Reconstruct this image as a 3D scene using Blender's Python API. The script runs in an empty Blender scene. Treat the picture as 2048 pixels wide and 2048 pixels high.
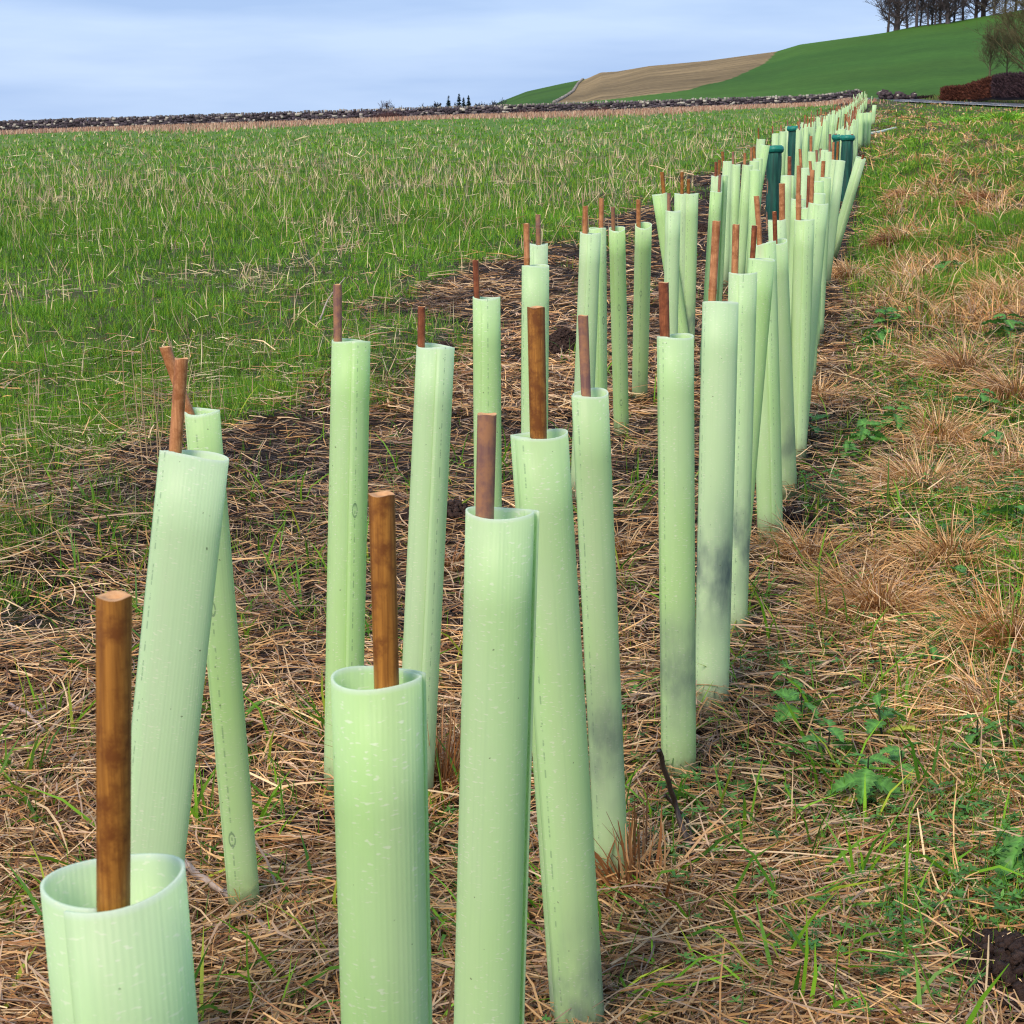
import bpy, math, random
import numpy as np
from mathutils import Vector
R = math.radians
rng = np.random.default_rng(7); random.seed(7)
sc = bpy.context.scene
col = sc.collection

# ------------------------------------------------------------------ camera, sky, sun, exposure
F = 3700.0                    # focal length in photo pixels (2048 wide)
PITCH = math.atan(770/F)
SLOPE = math.tan(math.atan(834/F)-PITCH)
CZ = 1.12
cam = bpy.data.cameras.new('camera'); camo = bpy.data.objects.new('camera', cam); col.objects.link(camo)
camo.location = (0, 0, CZ); camo.rotation_euler = (math.pi/2-PITCH, 0, 0)
cam.sensor_width = 36; cam.lens = 36*F/2048; cam.clip_start = .05; cam.clip_end = 9000
cam.dof.use_dof = True; cam.dof.focus_distance = 3.6; cam.dof.aperture_fstop = 60
sc.camera = camo
SUN_EL, SUN_AZ = R(42), R(-152)          # azimuth from +Y towards +X
w = bpy.data.worlds.new('World'); sc.world = w; w.use_nodes = True
nt = w.node_tree; nt.nodes.clear()
N = nt.nodes.new; LK = nt.links.new
out = N('ShaderNodeOutputWorld'); bg = N('ShaderNodeBackground'); sky = N('ShaderNodeTexSky')
sky.sky_type = 'NISHITA'; sky.sun_disc = False; sky.sun_elevation = SUN_EL; sky.sun_rotation = SUN_AZ
sky.air_density = 1.0; sky.dust_density = 1.5; sky.ozone_density = 2.0
tc = N('ShaderNodeTexCoord'); sep = N('ShaderNodeSeparateXYZ'); mx = N('ShaderNodeMath'); mx.operation = 'MAXIMUM'; mx.inputs[1].default_value = .03
cmb = N('ShaderNodeCombineXYZ')
LK(tc.outputs['Generated'], sep.inputs[0]); LK(sep.outputs['Z'], mx.inputs[0])
LK(sep.outputs['X'], cmb.inputs['X']); LK(sep.outputs['Y'], cmb.inputs['Y']); LK(mx.outputs[0], cmb.inputs['Z']); LK(cmb.outputs[0], sky.inputs['Vector'])
mp = N('ShaderNodeMapping'); mp.inputs['Scale'].default_value = (3.0, 3.0, 22.0); mp.inputs['Rotation'].default_value = (0, R(6), 0)
nz = N('ShaderNodeTexNoise'); nz.inputs['Scale'].default_value = 1.3; nz.inputs['Detail'].default_value = 5; nz.inputs['Roughness'].default_value = .52
LK(tc.outputs['Generated'], mp.inputs[0]); LK(mp.outputs[0], nz.inputs['Vector'])
cr = N('ShaderNodeValToRGB'); cr.color_ramp.elements[0].position = .36; cr.color_ramp.elements[1].position = .64
cr.color_ramp.elements[0].color = (3.7, 5.3, 8.5, 1); cr.color_ramp.elements[1].color = (5.4, 6.95, 9.7, 1)
LK(nz.outputs['Fac'], cr.inputs['Fac'])
mix = N('ShaderNodeMix'); mix.data_type = 'RGBA'; mix.inputs['Factor'].default_value = .85
LK(sky.outputs[0], mix.inputs['A']); LK(cr.outputs[0], mix.inputs['B'])
LK(mix.outputs['Result'], bg.inputs['Color']); bg.inputs['Strength'].default_value = .10; LK(bg.outputs[0], out.inputs[0])
sl = bpy.data.lights.new('sun', 'SUN'); sl.energy = 3.3; sl.angle = R(22); sl.color = (1, .87, .70)
so = bpy.data.objects.new('sun', sl); col.objects.link(so)
sd = Vector((math.sin(SUN_AZ)*math.cos(SUN_EL), math.cos(SUN_AZ)*math.cos(SUN_EL), math.sin(SUN_EL)))
so.rotation_euler = sd.to_track_quat('Z', 'Y').to_euler(); so.location = (-20, -5, 30)
sc.view_settings.view_transform = 'Standard'; sc.view_settings.look = 'None'; sc.view_settings.gamma = 1
sc.view_settings.use_curve_mapping = False; sc.view_settings.exposure = 0.24
sc.cycles.filter_width = 1.15
sc.cycles.max_bounces = 8; sc.cycles.transparent_max_bounces = 12

# ------------------------------------------------------------------ terrain height
AZ = math.atan2(711, F*math.cos(PITCH)+834*math.sin(PITCH))    # heading of the planted row
U = np.array([math.sin(AZ), math.cos(AZ)]); NN = np.array([math.cos(AZ), -math.sin(AZ)])
def sst(a, b, x): t = np.clip((x-a)/(b-a), 0, 1); return t*t*(3-2*t)
def hsh(i, j, s):
    h = np.sin(i*127.1+j*311.7+s*74.7)*43758.5453
    return h-np.floor(h)
def noise(x, y, s=0):
    x = np.asarray(x, float); y = np.asarray(y, float)
    i = np.floor(x); j = np.floor(y); fx = x-i; fy = y-j
    fx = fx*fx*(3-2*fx); fy = fy*fy*(3-2*fy)
    return (hsh(i, j, s)*(1-fx)+hsh(i+1, j, s)*fx)*(1-fy)+(hsh(i, j+1, s)*(1-fx)+hsh(i+1, j+1, s)*fx)*fy
def fbm(x, y, s=0, o=4):
    a = .5; t = 0; n = 0
    for k in range(o): t = t+a*noise(x*2**k, y*2**k, s+k*3.1); n += a; a *= .5
    return t/n
def lat(x, y): return x*NN[0]+y*NN[1]
def along(x, y): return x*U[0]+y*U[1]
def g(x, y):
    x = np.asarray(x, float); y = np.asarray(y, float)
    l = lat(x, y); yc = np.clip(y, -40, 182)
    z = SLOPE*yc+.034*np.clip(l, -160, 5)*sst(2, 40, y)+.3*sst(100, 180, y)+.55*sst(39.3, 42.5, x)*sst(80, 150, y)
    z = z+.45*np.exp(-(l/3.0)**2)*sst(135, 176, y)*(1-sst(184, 200, y))
    z = z-.013*np.clip(y-186, 0, 1e9)
    return z
def micro(x, y):
    l = lat(x, y); fade = 1/(1+(np.abs(y)/40)**2)
    m = (fbm(x*2.2, y*2.2, 5)-.5)*.05
    m = m+np.clip(fbm(x*1.3, y*1.3, 9)-.48, 0, 1)*.42*sst(-.1, .5, l)
    m = m+(fbm(x*1.0, y*.6, 12)-.45)*.55*sst(.1, 1.0, l)+(noise(x*2.6, y*1.9, 13)-.5)*.09*sst(.1, .7, l)+.36*sst(.2, 2.4, l)*(1-sst(45, 90, y))
    m = m+.04*np.exp(-((l+2.1)/.25)**2)
    return m*fade
def gm(x, y): return g(x, y)+micro(x, y)
def ray(px, py):
    u = (px-1024)/F; v = (1024-py)/F
    return np.array([u, math.cos(PITCH)+v*math.sin(PITCH), -math.sin(PITCH)+v*math.cos(PITCH)])
CAM = np.array([0, 0, CZ])
def hit(px, py, h=0.0, far=300):
    d = ray(px, py); lo, hi = .2, far
    for _ in range(50):
        m = (lo+hi)/2; P = CAM+m*d
        if P[2]-float(g(P[0], P[1]))-h > 0: lo = m
        else: hi = m
    return CAM+lo*d
def at(px, py, y):       # point of the view ray on the upright plane at distance y
    d = ray(px, py); return CAM+d*(y/d[1])
def depth(P): return P[1]*math.cos(PITCH)-(P[2]-CZ)*math.sin(PITCH)

# ------------------------------------------------------------------ mesh helpers
def mesh_np(name, V, Fc, mat=None, colors=None, smooth=False, uv=None):
    me = bpy.data.meshes.new(name); V = np.asarray(V, np.float32); Fc = np.asarray(Fc, np.int32)
    k = Fc.shape[1]; me.vertices.add(len(V)); me.vertices.foreach_set('co', V.ravel())
    me.loops.add(Fc.size); me.loops.foreach_set('vertex_index', Fc.ravel())
    me.polygons.add(len(Fc)); me.polygons.foreach_set('loop_start', np.arange(0, Fc.size, k, dtype=np.int32))
    me.update(calc_edges=True)
    if colors is not None:
        c = np.ones((len(V), 4), np.float32); c[:, :3] = colors
        a = me.color_attributes.new('col', 'FLOAT_COLOR', 'POINT'); a.data.foreach_set('color', c.ravel())
    if uv is not None:
        l = me.uv_layers.new(name='UVMap'); l.data.foreach_set('uv', np.asarray(uv, np.float32)[Fc.ravel()].ravel())
    if smooth: me.polygons.foreach_set('use_smooth', np.ones(len(Fc), bool))
    if mat: me.materials.append(mat)
    return me
def link(name, me, parent=None, loc=None):
    o = bpy.data.objects.new(name, me); col.objects.link(o)
    if parent: o.parent = parent
    if loc is not None: o.location = loc
    return o
def empty(name, loc): return link(name, None, None, [float(v) for v in loc])
def tag(o, label=None, cat=None, group=None, kind=None):
    if label: o['label'] = label
    if cat: o['category'] = cat
    if group: o['group'] = group
    if kind: o['kind'] = kind
    return o
def ribbons(P, A, L, W, E, bend, roll, nseg, prof, side_bend=None):
    """n curved ribbons: base P, heading A, length L, width W, start elevation E, bend (radians over the length)"""
    n = len(P); P = np.array(P, float); V = np.zeros((n, nseg+1, 2, 3)); p = P.copy(); A = np.array(A, float)
    sb = np.zeros(n) if side_bend is None else side_bend
    for k in range(nseg+1):
        t = k/nseg; e = E-bend*t; a = A+sb*t
        d = np.stack([np.cos(e)*np.cos(a), np.cos(e)*np.sin(a), np.sin(e)], 1)
        s = np.stack([-np.sin(a), np.cos(a), 0*a], 1); u = np.cross(s, d)
        wv = (s*np.cos(roll)[:, None]+u*np.sin(roll)[:, None])*(W*prof[k]/2)[:, None]
        V[:, k, 0] = p-wv; V[:, k, 1] = p+wv
        if k < nseg: p = p+d*(L/nseg)[:, None]
    base = (np.arange(n)*(nseg+1)*2)[:, None, None]
    k = np.arange(nseg)[None, :, None]*2
    q = base+k+np.array([0, 1, 3, 2])[None, None, :]
    return V.reshape(-1, 3), q.reshape(-1, 4)
def rib_obj(name, parts, mat, kind='stuff', parent=None):
    """parts: list of (V, F, colors per ribbon, verts per ribbon)"""
    Vs, Fs, Cs = [], [], []; o = 0
    for V, Fc, c, per in parts:
        Vs.append(V); Fs.append(Fc+o); Cs.append(np.repeat(c, per, 0)); o += len(V)
    me = mesh_np(name, np.concatenate(Vs), np.concatenate(Fs), mat, np.concatenate(Cs))
    ob = link(name, me, parent)
    if kind: ob['kind'] = kind
    return ob
def tubes_np(segs, sides=3):
    """segs: (p0, p1, r0, r1) rows -> prisms"""
    S = np.array([np.r_[a, b, c, d] for a, b, c, d in segs]); n = len(S)
    p0 = S[:, :3]; p1 = S[:, 3:6]; r0 = S[:, 6]; r1 = S[:, 7]
    d = p1-p0; d /= np.linalg.norm(d, axis=1)[:, None]+1e-9
    a = np.where(np.abs(d[:, 2:3]) > .9, [[1., 0, 0]], [[0, 0, 1.]]); u = np.cross(d, a); u /= np.linalg.norm(u, axis=1)[:, None]; v = np.cross(d, u)
    th = np.arange(sides)/sides*2*math.pi
    ring = np.cos(th)[None, :, None]*u[:, None]+np.sin(th)[None, :, None]*v[:, None]
    V = np.concatenate([p0[:, None]+ring*r0[:, None, None], p1[:, None]+ring*r1[:, None, None]], 1)
    k = np.arange(sides); q = np.stack([k, (k+1) % sides, (k+1) % sides+sides, k+sides], 1)
    Fc = (np.arange(n)*2*sides)[:, None, None]+q[None]
    return V.reshape(-1, 3), Fc.reshape(-1, 4)

# ------------------------------------------------------------------ materials
def newmat(name):
    m = bpy.data.materials.new(name); m.use_nodes = True; t = m.node_tree; t.nodes.clear()
    o = t.nodes.new('ShaderNodeOutputMaterial'); return m, t, o
def nd(t, typ, **kw):
    n = t.nodes.new(typ)
    for k, v in kw.items():
        if k[0] == '_': setattr(n, k[1:], v)
        else: n.inputs[k.replace('__', ' ')].default_value = v
    return n
def math_n(t, op, a, b=None, c=None):
    n = t.nodes.new('ShaderNodeMath'); n.operation = op
    for i, v in enumerate((a, b, c)):
        if v is None: continue
        if isinstance(v, (int, float)): n.inputs[i].default_value = v
        else: t.links.new(v, n.inputs[i])
    return n.outputs[0]
def mixc(t, f, a, b):
    n = t.nodes.new('ShaderNodeMix'); n.data_type = 'RGBA'
    for i, v in (('Factor', f), ('A', a), ('B', b)):
        if isinstance(v, (int, float)): n.inputs[i].default_value = v
        elif isinstance(v, tuple): n.inputs[i].default_value = (*v, 1)
        else: t.links.new(v, n.inputs[i])
    return n.outputs['Result']
def leafmat(name, rough=.6, trans=.3, spec=.3):
    m, t, o = newmat(name); L = t.links.new
    a = nd(t, 'ShaderNodeAttribute', _attribute_name='col')
    p = nd(t, 'ShaderNodeBsdfPrincipled', Roughness=rough); p.inputs['Specular IOR Level'].default_value = spec
    L(a.outputs['Color'], p.inputs['Base Color'])
    if trans > 0:
        tr = nd(t, 'ShaderNodeBsdfTranslucent'); L(a.outputs['Color'], tr.inputs['Color'])
        mxs = nd(t, 'ShaderNodeMixShader'); mxs.inputs[0].default_value = trans
        L(p.outputs[0], mxs.inputs[1]); L(tr.outputs[0], mxs.inputs[2]); L(mxs.outputs[0], o.inputs[0])
    else: L(p.outputs[0], o.inputs[0])
    return m
M_straw = leafmat('straw', .55, .12, .35)
M_grass = leafmat('grass_blade', .5, .35, .35)
M_leaf = leafmat('nettle_leaf', .5, .25, .4)
M_bark = leafmat('bark', .9, 0, .1)
M_stone = leafmat('stone', .9, 0, .2)
M_hedge = leafmat('hedge_leaf', .8, .15, .1)
def noisemat(name, c1, c2, scale, bump=0, bscale=None, rough=.95, extra=None):
    m, t, o = newmat(name); L = t.links.new
    g_ = nd(t, 'ShaderNodeNewGeometry'); n1 = nd(t, 'ShaderNodeTexNoise', Scale=scale, Detail=8.0, Roughness=.6); L(g_.outputs['Position'], n1.inputs['Vector'])
    rp = nd(t, 'ShaderNodeMapRange'); rp.inputs[1].default_value = .35; rp.inputs[2].default_value = .65; L(n1.outputs['Fac'], rp.inputs[0])
    c = mixc(t, rp.outputs[0], c1, c2)
    p = nd(t, 'ShaderNodeBsdfPrincipled', Roughness=rough); p.inputs['Specular IOR Level'].default_value = .2; L(c, p.inputs['Base Color'])
    if bump:
        n2 = nd(t, 'ShaderNodeTexNoise', Scale=bscale or scale*3, Detail=8.0, Roughness=.7); L(g_.outputs['Position'], n2.inputs['Vector'])
        b = nd(t, 'ShaderNodeBump', Distance=bump); L(n2.outputs['Fac'], b.inputs['Height']); L(b.outputs[0], p.inputs['Normal'])
    L(p.outputs[0], o.inputs[0]); return m
M_soil = noisemat('soil', (.035, .022, .016), (.085, .055, .04), 40, .01, 220)
M_asphalt = noisemat('asphalt', (.07, .075, .085), (.11, .115, .13), 8, .004, 200)
M_paint = noisemat('road_paint', (.7, .7, .68), (.8, .8, .78), 20)
M_core = noisemat('wall_core', (.03, .027, .03), (.06, .05, .055), 5)
# ground: soil near the row, grass-coloured thatch in the field
m, t, o = newmat('ground'); L = t.links.new
a = nd(t, 'ShaderNodeAttribute', _attribute_name='col'); ge = nd(t, 'ShaderNodeNewGeometry')
n1 = nd(t, 'ShaderNodeTexNoise', Scale=30.0, Detail=8.0, Roughness=.7); L(ge.outputs['Position'], n1.inputs['Vector'])
r1 = nd(t, 'ShaderNodeMapRange'); r1.inputs[1].default_value = .3; r1.inputs[2].default_value = .7; r1.inputs[3].default_value = .6; r1.inputs[4].default_value = 1.5; L(n1.outputs['Fac'], r1.inputs[0])
vm = nd(t, 'ShaderNodeVectorMath', _operation='SCALE'); L(a.outputs['Color'], vm.inputs[0]); L(r1.outputs[0], vm.inputs['Scale'])
pb = nd(t, 'ShaderNodeBsdfPrincipled', Roughness=.95); pb.inputs['Specular IOR Level'].default_value = .15; L(vm.outputs[0], pb.inputs['Base Color'])
bp = nd(t, 'ShaderNodeBump', Distance=.02); L(n1.outputs['Fac'], bp.inputs['Height']); L(bp.outputs[0], pb.inputs['Normal']); L(pb.outputs[0], o.inputs[0])
M_ground = m

# translucent twin-wall plastic
m, t, o = newmat('shelter_plastic'); L = t.links.new
uv = nd(t, 'ShaderNodeUVMap', _uv_map='UVMap'); sp = nd(t, 'ShaderNodeSeparateXYZ'); L(uv.outputs[0], sp.inputs[0]); u_, v_ = sp.outputs['X'], sp.outputs['Y']
def oa(n): return nd(t, 'ShaderNodeAttribute', _attribute_type='OBJECT', _attribute_name=n).outputs['Fac']
seed = oa('seed')
cv = nd(t, 'ShaderNodeCombineXYZ'); L(u_, cv.inputs[0]); L(v_, cv.inputs[1]); L(seed, cv.inputs[2])
def nz2(sx, sy, det=4.0, rough=.55, off=0.0):
    mp_ = nd(t, 'ShaderNodeMapping'); mp_.inputs['Scale'].default_value = (sx, sy, 7.3); mp_.inputs['Location'].default_value = (off, off, off)
    L(cv.outputs[0], mp_.inputs[0]); n_ = nd(t, 'ShaderNodeTexNoise', Scale=1.0, Detail=det, Roughness=rough); L(mp_.outputs[0], n_.inputs['Vector']); return n_.outputs['Fac']
def mr(x, a, b, c=0.0, d=1.0, smooth=False):
    n_ = nd(t, 'ShaderNodeMapRange'); n_.inputs[1].default_value = a; n_.inputs[2].default_value = b; n_.inputs[3].default_value = c; n_.inputs[4].default_value = d
    if smooth: n_.interpolation_type = 'SMOOTHSTEP'
    L(x, n_.inputs[0]); return n_.outputs[0]
streak = nz2(260, 3, 3); broad = nz2(14, 4, 2, .5, 5)
c0 = mixc(t, oa('hue'), (.65, .88, .40), (.77, .91, .66))
c1 = mixc(t, mr(broad, .35, .7, 0, .5), c0, (.80, .92, .70))
c2a = mixc(t, mr(streak, .5, .75, 0, .16), c1, (.40, .58, .38))
c2 = mixc(t, mr(math_n(t, 'SUBTRACT', oa('top_v'), v_), .004, .0, 0, .8), c2a, (.88, .95, .90))
# printed dashes beside the flap
du = math_n(t, 'ABSOLUTE', math_n(t, 'SUBTRACT', u_, oa('print_u')))
line = math_n(t, 'LESS_THAN', du, .0009)
dash = mr(nz2(20, 90, 3, .7, 11), .50, .56)
pr = math_n(t, 'MULTIPLY', math_n(t, 'MULTIPLY', line, dash), .42)
c3 = mixc(t, pr, c2, (.10, .20, .15))
# oval stamp outlines beside the dashes
vv = math_n(t, 'SUBTRACT', math_n(t, 'FRACT', math_n(t, 'MULTIPLY', v_, 2.9)), .5)
ex = math_n(t, 'DIVIDE', math_n(t, 'SUBTRACT', u_, oa('print_u')), .004)
ey = math_n(t, 'DIVIDE', vv, .035)
er = math_n(t, 'SQRT', math_n(t, 'ADD', math_n(t, 'MULTIPLY', ex, ex), math_n(t, 'MULTIPLY', ey, ey)))
ring_ = math_n(t, 'MULTIPLY', math_n(t, 'LESS_THAN', math_n(t, 'ABSOLUTE', math_n(t, 'SUBTRACT', er, .85)), .16), math_n(t, 'MULTIPLY', oa('stamp'), .6))
c4 = mixc(t, ring_, c3, (.10, .20, .15))
# pale scuffs
sc_ = math_n(t, 'MULTIPLY', mr(nz2(170, 420, 1, .4, 23), .63, .67), mr(nz2(60, 12, 2, .5, 31), .44, .52))
c5 = mixc(t, math_n(t, 'MULTIPLY', sc_, .85), c4, (.95, .98, .82))
# dark smudge of wet soil or leaves lying behind the skin
sv = math_n(t, 'DIVIDE', math_n(t, 'SUBTRACT', v_, oa('stain_v')), .085)
gs = math_n(t, 'EXPONENT', math_n(t, 'MULTIPLY', math_n(t, 'MULTIPLY', sv, sv), -1.0))
sm = math_n(t, 'MULTIPLY', math_n(t, 'MULTIPLY', gs, mr(nz2(26, 12, 3, .5, 41), .34, .66)), math_n(t, 'MULTIPLY', oa('stain_s'), mr(nz2(300, 40, 5, .8, 47), .25, .65, .55, 1.0)))
c6 = mixc(t, math_n(t, 'MULTIPLY', sm, .9), c5, (.17, .24, .25))
spk = math_n(t, 'MULTIPLY', mr(nz2(160, 160, 1, .4, 57), .78, .80), .75)
c7 = mixc(t, spk, c6, (.12, .13, .08))
mud_shade = math_n(t, 'MULTIPLY', mr(v_, .13, .025, 0, 1, True), mr(nz2(60, 30, 6, .7, 71), .35, .65, .25, .95))  # mud on the foot, deepened so its colour doubles as contact shadow
c8 = mixc(t, mud_shade, c7, (.16, .14, .08))
p = nd(t, 'ShaderNodeBsdfPrincipled', Roughness=.42); p.inputs['Specular IOR Level'].default_value = .35
L(c8, p.inputs['Base Color'])
rib = math_n(t, 'SINE', math_n(t, 'MULTIPLY', u_, 2*math.pi/.0034))
hb = math_n(t, 'ADD', math_n(t, 'MULTIPLY', rib, .35), math_n(t, 'MULTIPLY', streak, 1.2))
b = nd(t, 'ShaderNodeBump', Distance=.0003, Strength=.40); L(hb, b.inputs['Height']); L(b.outputs[0], p.inputs['Normal'])
tr = nd(t, 'ShaderNodeBsdfTranslucent'); L(mixc(t, .4, c8, (.74, .96, .50)), tr.inputs['Color'])
ms = nd(t, 'ShaderNodeMixShader'); ms.inputs[0].default_value = .55; L(p.outputs[0], ms.inputs[1]); L(tr.outputs[0], ms.inputs[2]); L(ms.outputs[0], o.inputs[0])
M_plastic = m
# bamboo
def canemat(name, ca, cb, cc):
    m, t, o = newmat(name); L = t.links.new
    tco = nd(t, 'ShaderNodeTexCoord'); oi = nd(t, 'ShaderNodeObjectInfo')
    ad = nd(t, 'ShaderNodeVectorMath', _operation='ADD'); L(tco.outputs['Object'], ad.inputs[0]); L(oi.outputs['Random'], ad.inputs[1])
    mp_ = nd(t, 'ShaderNodeMapping'); mp_.inputs['Scale'].default_value = (420, 420, 14); L(ad.outputs[0], mp_.inputs[0])
    n1 = nd(t, 'ShaderNodeTexNoise', Scale=1.0, Detail=6.0, Roughness=.65); L(mp_.outputs[0], n1.inputs['Vector'])
    n2 = nd(t, 'ShaderNodeTexNoise', Scale=48.0, Detail=7.0, Roughness=.7); L(ad.outputs[0], n2.inputs['Vector'])
    r1 = nd(t, 'ShaderNodeMapRange'); r1.inputs[1].default_value = .35; r1.inputs[2].default_value = .68; L(n1.outputs['Fac'], r1.inputs[0])
    r2 = nd(t, 'ShaderNodeMapRange'); r2.inputs[1].default_value = .44; r2.inputs[2].default_value = .60; L(n2.outputs['Fac'], r2.inputs[0])
    c = mixc(t, r2.outputs[0], mixc(t, r1.outputs[0], ca, cb), cc)
    p = nd(t, 'ShaderNodeBsdfPrincipled', Roughness=.45); p.inputs['Specular IOR Level'].default_value = .4; L(c, p.inputs['Base Color'])
    b = nd(t, 'ShaderNodeBump', Distance=.0005, Strength=.4); L(n1.outputs['Fac'], b.inputs['Height']); L(b.outputs[0], p.inputs['Normal'])
    L(p.outputs[0], o.inputs[0]); return m
CANE = dict(golden=canemat('cane_golden', (.42, .175, .028), (.17, .058, .008), (.16, .05, .008)),
            tan=canemat('cane_tan', (.60, .275, .115), (.28, .10, .032), (.28, .10, .03)),
            red=canemat('cane_red', (.38, .12, .045), (.14, .036, .012), (.14, .035, .012)),
            purple=canemat('cane_purple', (.17, .08, .07), (.26, .13, .085), (.34, .16, .08)))
M_cut = noisemat('cane_cut_end', (.50, .26, .12), (.62, .36, .18), 300)
# green netting
m, t, o = newmat('guard_netting'); L = t.links.new
n1 = nd(t, 'ShaderNodeTexNoise', Scale=1.0, Detail=5.0); mp_ = nd(t, 'ShaderNodeMapping'); mp_.inputs['Scale'].default_value = (60, 60, 5)
tco = nd(t, 'ShaderNodeTexCoord'); L(tco.outputs['Object'], mp_.inputs[0]); L(mp_.outputs[0], n1.inputs['Vector'])
p = nd(t, 'ShaderNodeBsdfPrincipled', Roughness=.5)
rr = nd(t, 'ShaderNodeMapRange'); rr.inputs[1].default_value = .4; rr.inputs[2].default_value = .65; L(n1.outputs['Fac'], rr.inputs[0])
L(mixc(t, rr.outputs[0], (.003, .045, .032), (.012, .12, .085)), p.inputs['Base Color'])
ts = nd(t, 'ShaderNodeBsdfTransparent'); ms = nd(t, 'ShaderNodeMixShader')
fx = math_n(t, 'MULTIPLY', rr.outputs[0], .22); L(fx, ms.inputs[0]); L(p.outputs[0], ms.inputs[1]); L(ts.outputs[0], ms.inputs[2]); L(ms.outputs[0], o.inputs[0])
M_net = m
M_netrim = noisemat('guard_rim', (.012, .15, .115), (.02, .22, .17), 60, rough=.45)

# ------------------------------------------------------------------ setting: ground, road, hills
def field_mask(x, y):     # 1 in the green field left of the row
    l = lat(x, y); e = -2.45+(fbm(x*1.5, y*.9, 21, 5)-.5)*3.0
    return sst(.35, -.35, l-e)
def verge_mask(x, y):
    l = lat(x, y); e = .12+(fbm(x*1.1, y*1.1, 33)-.5)*.5
    return sst(-.2, .3, l-e)
ys = np.concatenate([[-60, -30, -12, -5, -2, 0, .8], np.geomspace(1.4, 186, 330), [188, 192, 200, 215, 240, 290, 380, 520, 800, 1300, 2200, 3600]])
s = np.linspace(-1, 1, 241); s = .22*s+.78*s**3
Y, S_ = np.meshgrid(ys, s, indexing='ij'); X = S_*(3+1.25*np.abs(Y))+.1*Y
Z = gm(X, Y)
nr, nc = Y.shape
idx = np.arange(nr*nc).reshape(nr, nc)
Fc = np.stack([idx[:-1, :-1], idx[:-1, 1:], idx[1:, 1:], idx[1:, :-1]], -1).reshape(-1, 4)
fm = field_mask(X, Y)[..., None]; vm_ = verge_mask(X, Y)[..., None]
soil = np.array([.022, .014, .010]); grn = np.array([.045, .065, .018]); vg = np.array([.06, .065, .022])
patch = .8*np.clip((fbm(X*.35, Y*.18, 60)-.45)*4, 0, 1)[..., None]
dist = sst(10, 60, Y)[..., None]
C_ = soil*(1-fm)+(grn*(1-patch*.4)+np.array([.14, .11, .06])*patch*.4)*fm
C_ = C_*(1-vm_)+vg*vm_
C_ = C_+dist*fm*np.array([.04, .10, .01])
me = mesh_np('ground', np.stack([X, Y, Z], -1).reshape(-1, 3), Fc, M_ground, C_.reshape(-1, 3), True)
tag(link('ground', me), kind='structure')

def sky_line(px):
    xs = [700, 900, 984, 1053, 1125, 1172, 1201, 1234, 1299, 1410, 1553, 1600, 1738, 1772, 1833, 1903, 1996, 2048, 2300, 2700, 3300]
    yy = [240, 226, 210, 183, 167, 158, 145, 143, 132, 122, 103, 89, 70, 65, 52, 44, 28, 19, -10, -20, 10]
    return np.interp(px, xs, yy)
NCOL, NROW = 420, 130
pxs = np.linspace(880, 3300, NCOL); pxs = 880+(3300-880)*((pxs-880)/2420)**1.35
def crest_d(px): return np.interp(px, [880, 1172, 1300, 1700, 3300], [620, 560, 470, 400, 400])
def hill_pt(px, tt):
    """tt 0 foot .. 1 crest .. 1.6 beyond the crest"""
    d = ray(px, sky_line(px)); D = crest_d(px); cx = d[0]/d[1]; top = CZ+d[2]/d[1]*D
    y = 190+(D-190)*tt; x = cx*y
    z0 = float(g(cx*190, 190))-.6
    if tt <= 1: z = z0+(top-z0)*(tt**1.05) ; z -= .35*math.sin(math.pi*tt)
    else: z = top-(tt-1)**2*60
    return x, y, z
tts = np.concatenate([np.linspace(0, 1, NROW), [1.03, 1.1, 1.25, 1.6, 2.2]])
V = np.array([[hill_pt(px, tt) for px in pxs] for tt in tts])
# smooth skyline slightly is unnecessary: the survey points are dense
nr, nc = len(tts), NCOL; idx = np.arange(nr*nc).reshape(nr, nc)
Fc = np.stack([idx[:-1, :-1], idx[:-1, 1:], idx[1:, 1:], idx[1:, :-1]], -1).reshape(-1, 4)
X, Y, Z = V[..., 0], V[..., 1], V[..., 2]
dd = Y*math.cos(PITCH)-(Z-CZ)*math.sin(PITCH)
AZX = X/Y; ELV = (Z-CZ)/Y          # bearing and elevation used as the map of the two old fields
def toaz(px, py): d = ray(px, py); return d[0]/d[1], d[2]/d[1]
low = [(1110, 206), (1180, 203), (1272, 193), (1378, 178), (1463, 158), (1526, 128), (1556, 101)]
lw = np.array([toaz(*q) for q in low]); wl = np.array([toaz(*q) for q in [(1108, 206), (1130, 193), (1145, 185), (1156, 168), (1174, 156)]])
left_of_wall = AZX < np.interp(ELV, wl[:, 1], wl[:, 0])
above_low = ELV > np.interp(AZX, lw[:, 0], lw[:, 1])+(fbm(X*.12, Y*.12, 3)-.5)*.0016
brown = above_low & ~left_of_wall & (AZX < lw[-1, 0]) & (AZX > lw[0, 0]-.003)
nzv = fbm(X*.02, Y*.02, 71)[..., None]; nf = fbm(X*.15, Y*.4, 75)[..., None]
Cg = np.array([.044, .115, .016])*(.85+.3*nzv)*(.9+.2*nf)+np.array([.02, .012, 0])*(nzv-.3)
Cb = np.array([.21, .150, .075])*(.40+1.2*nf)*(.6+.8*nzv)
Cl = Cg*.85
C_ = np.where(brown[..., None], Cb, np.where(left_of_wall[..., None], Cl, Cg))
M_hill, t, o = newmat('hill_pasture'); L = t.links.new
a = nd(t, 'ShaderNodeAttribute', _attribute_name='col'); ge = nd(t, 'ShaderNodeNewGeometry'); pb = nd(t, 'ShaderNodeBsdfPrincipled', Roughness=.95); pb.inputs['Specular IOR Level'].default_value = .1
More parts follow.
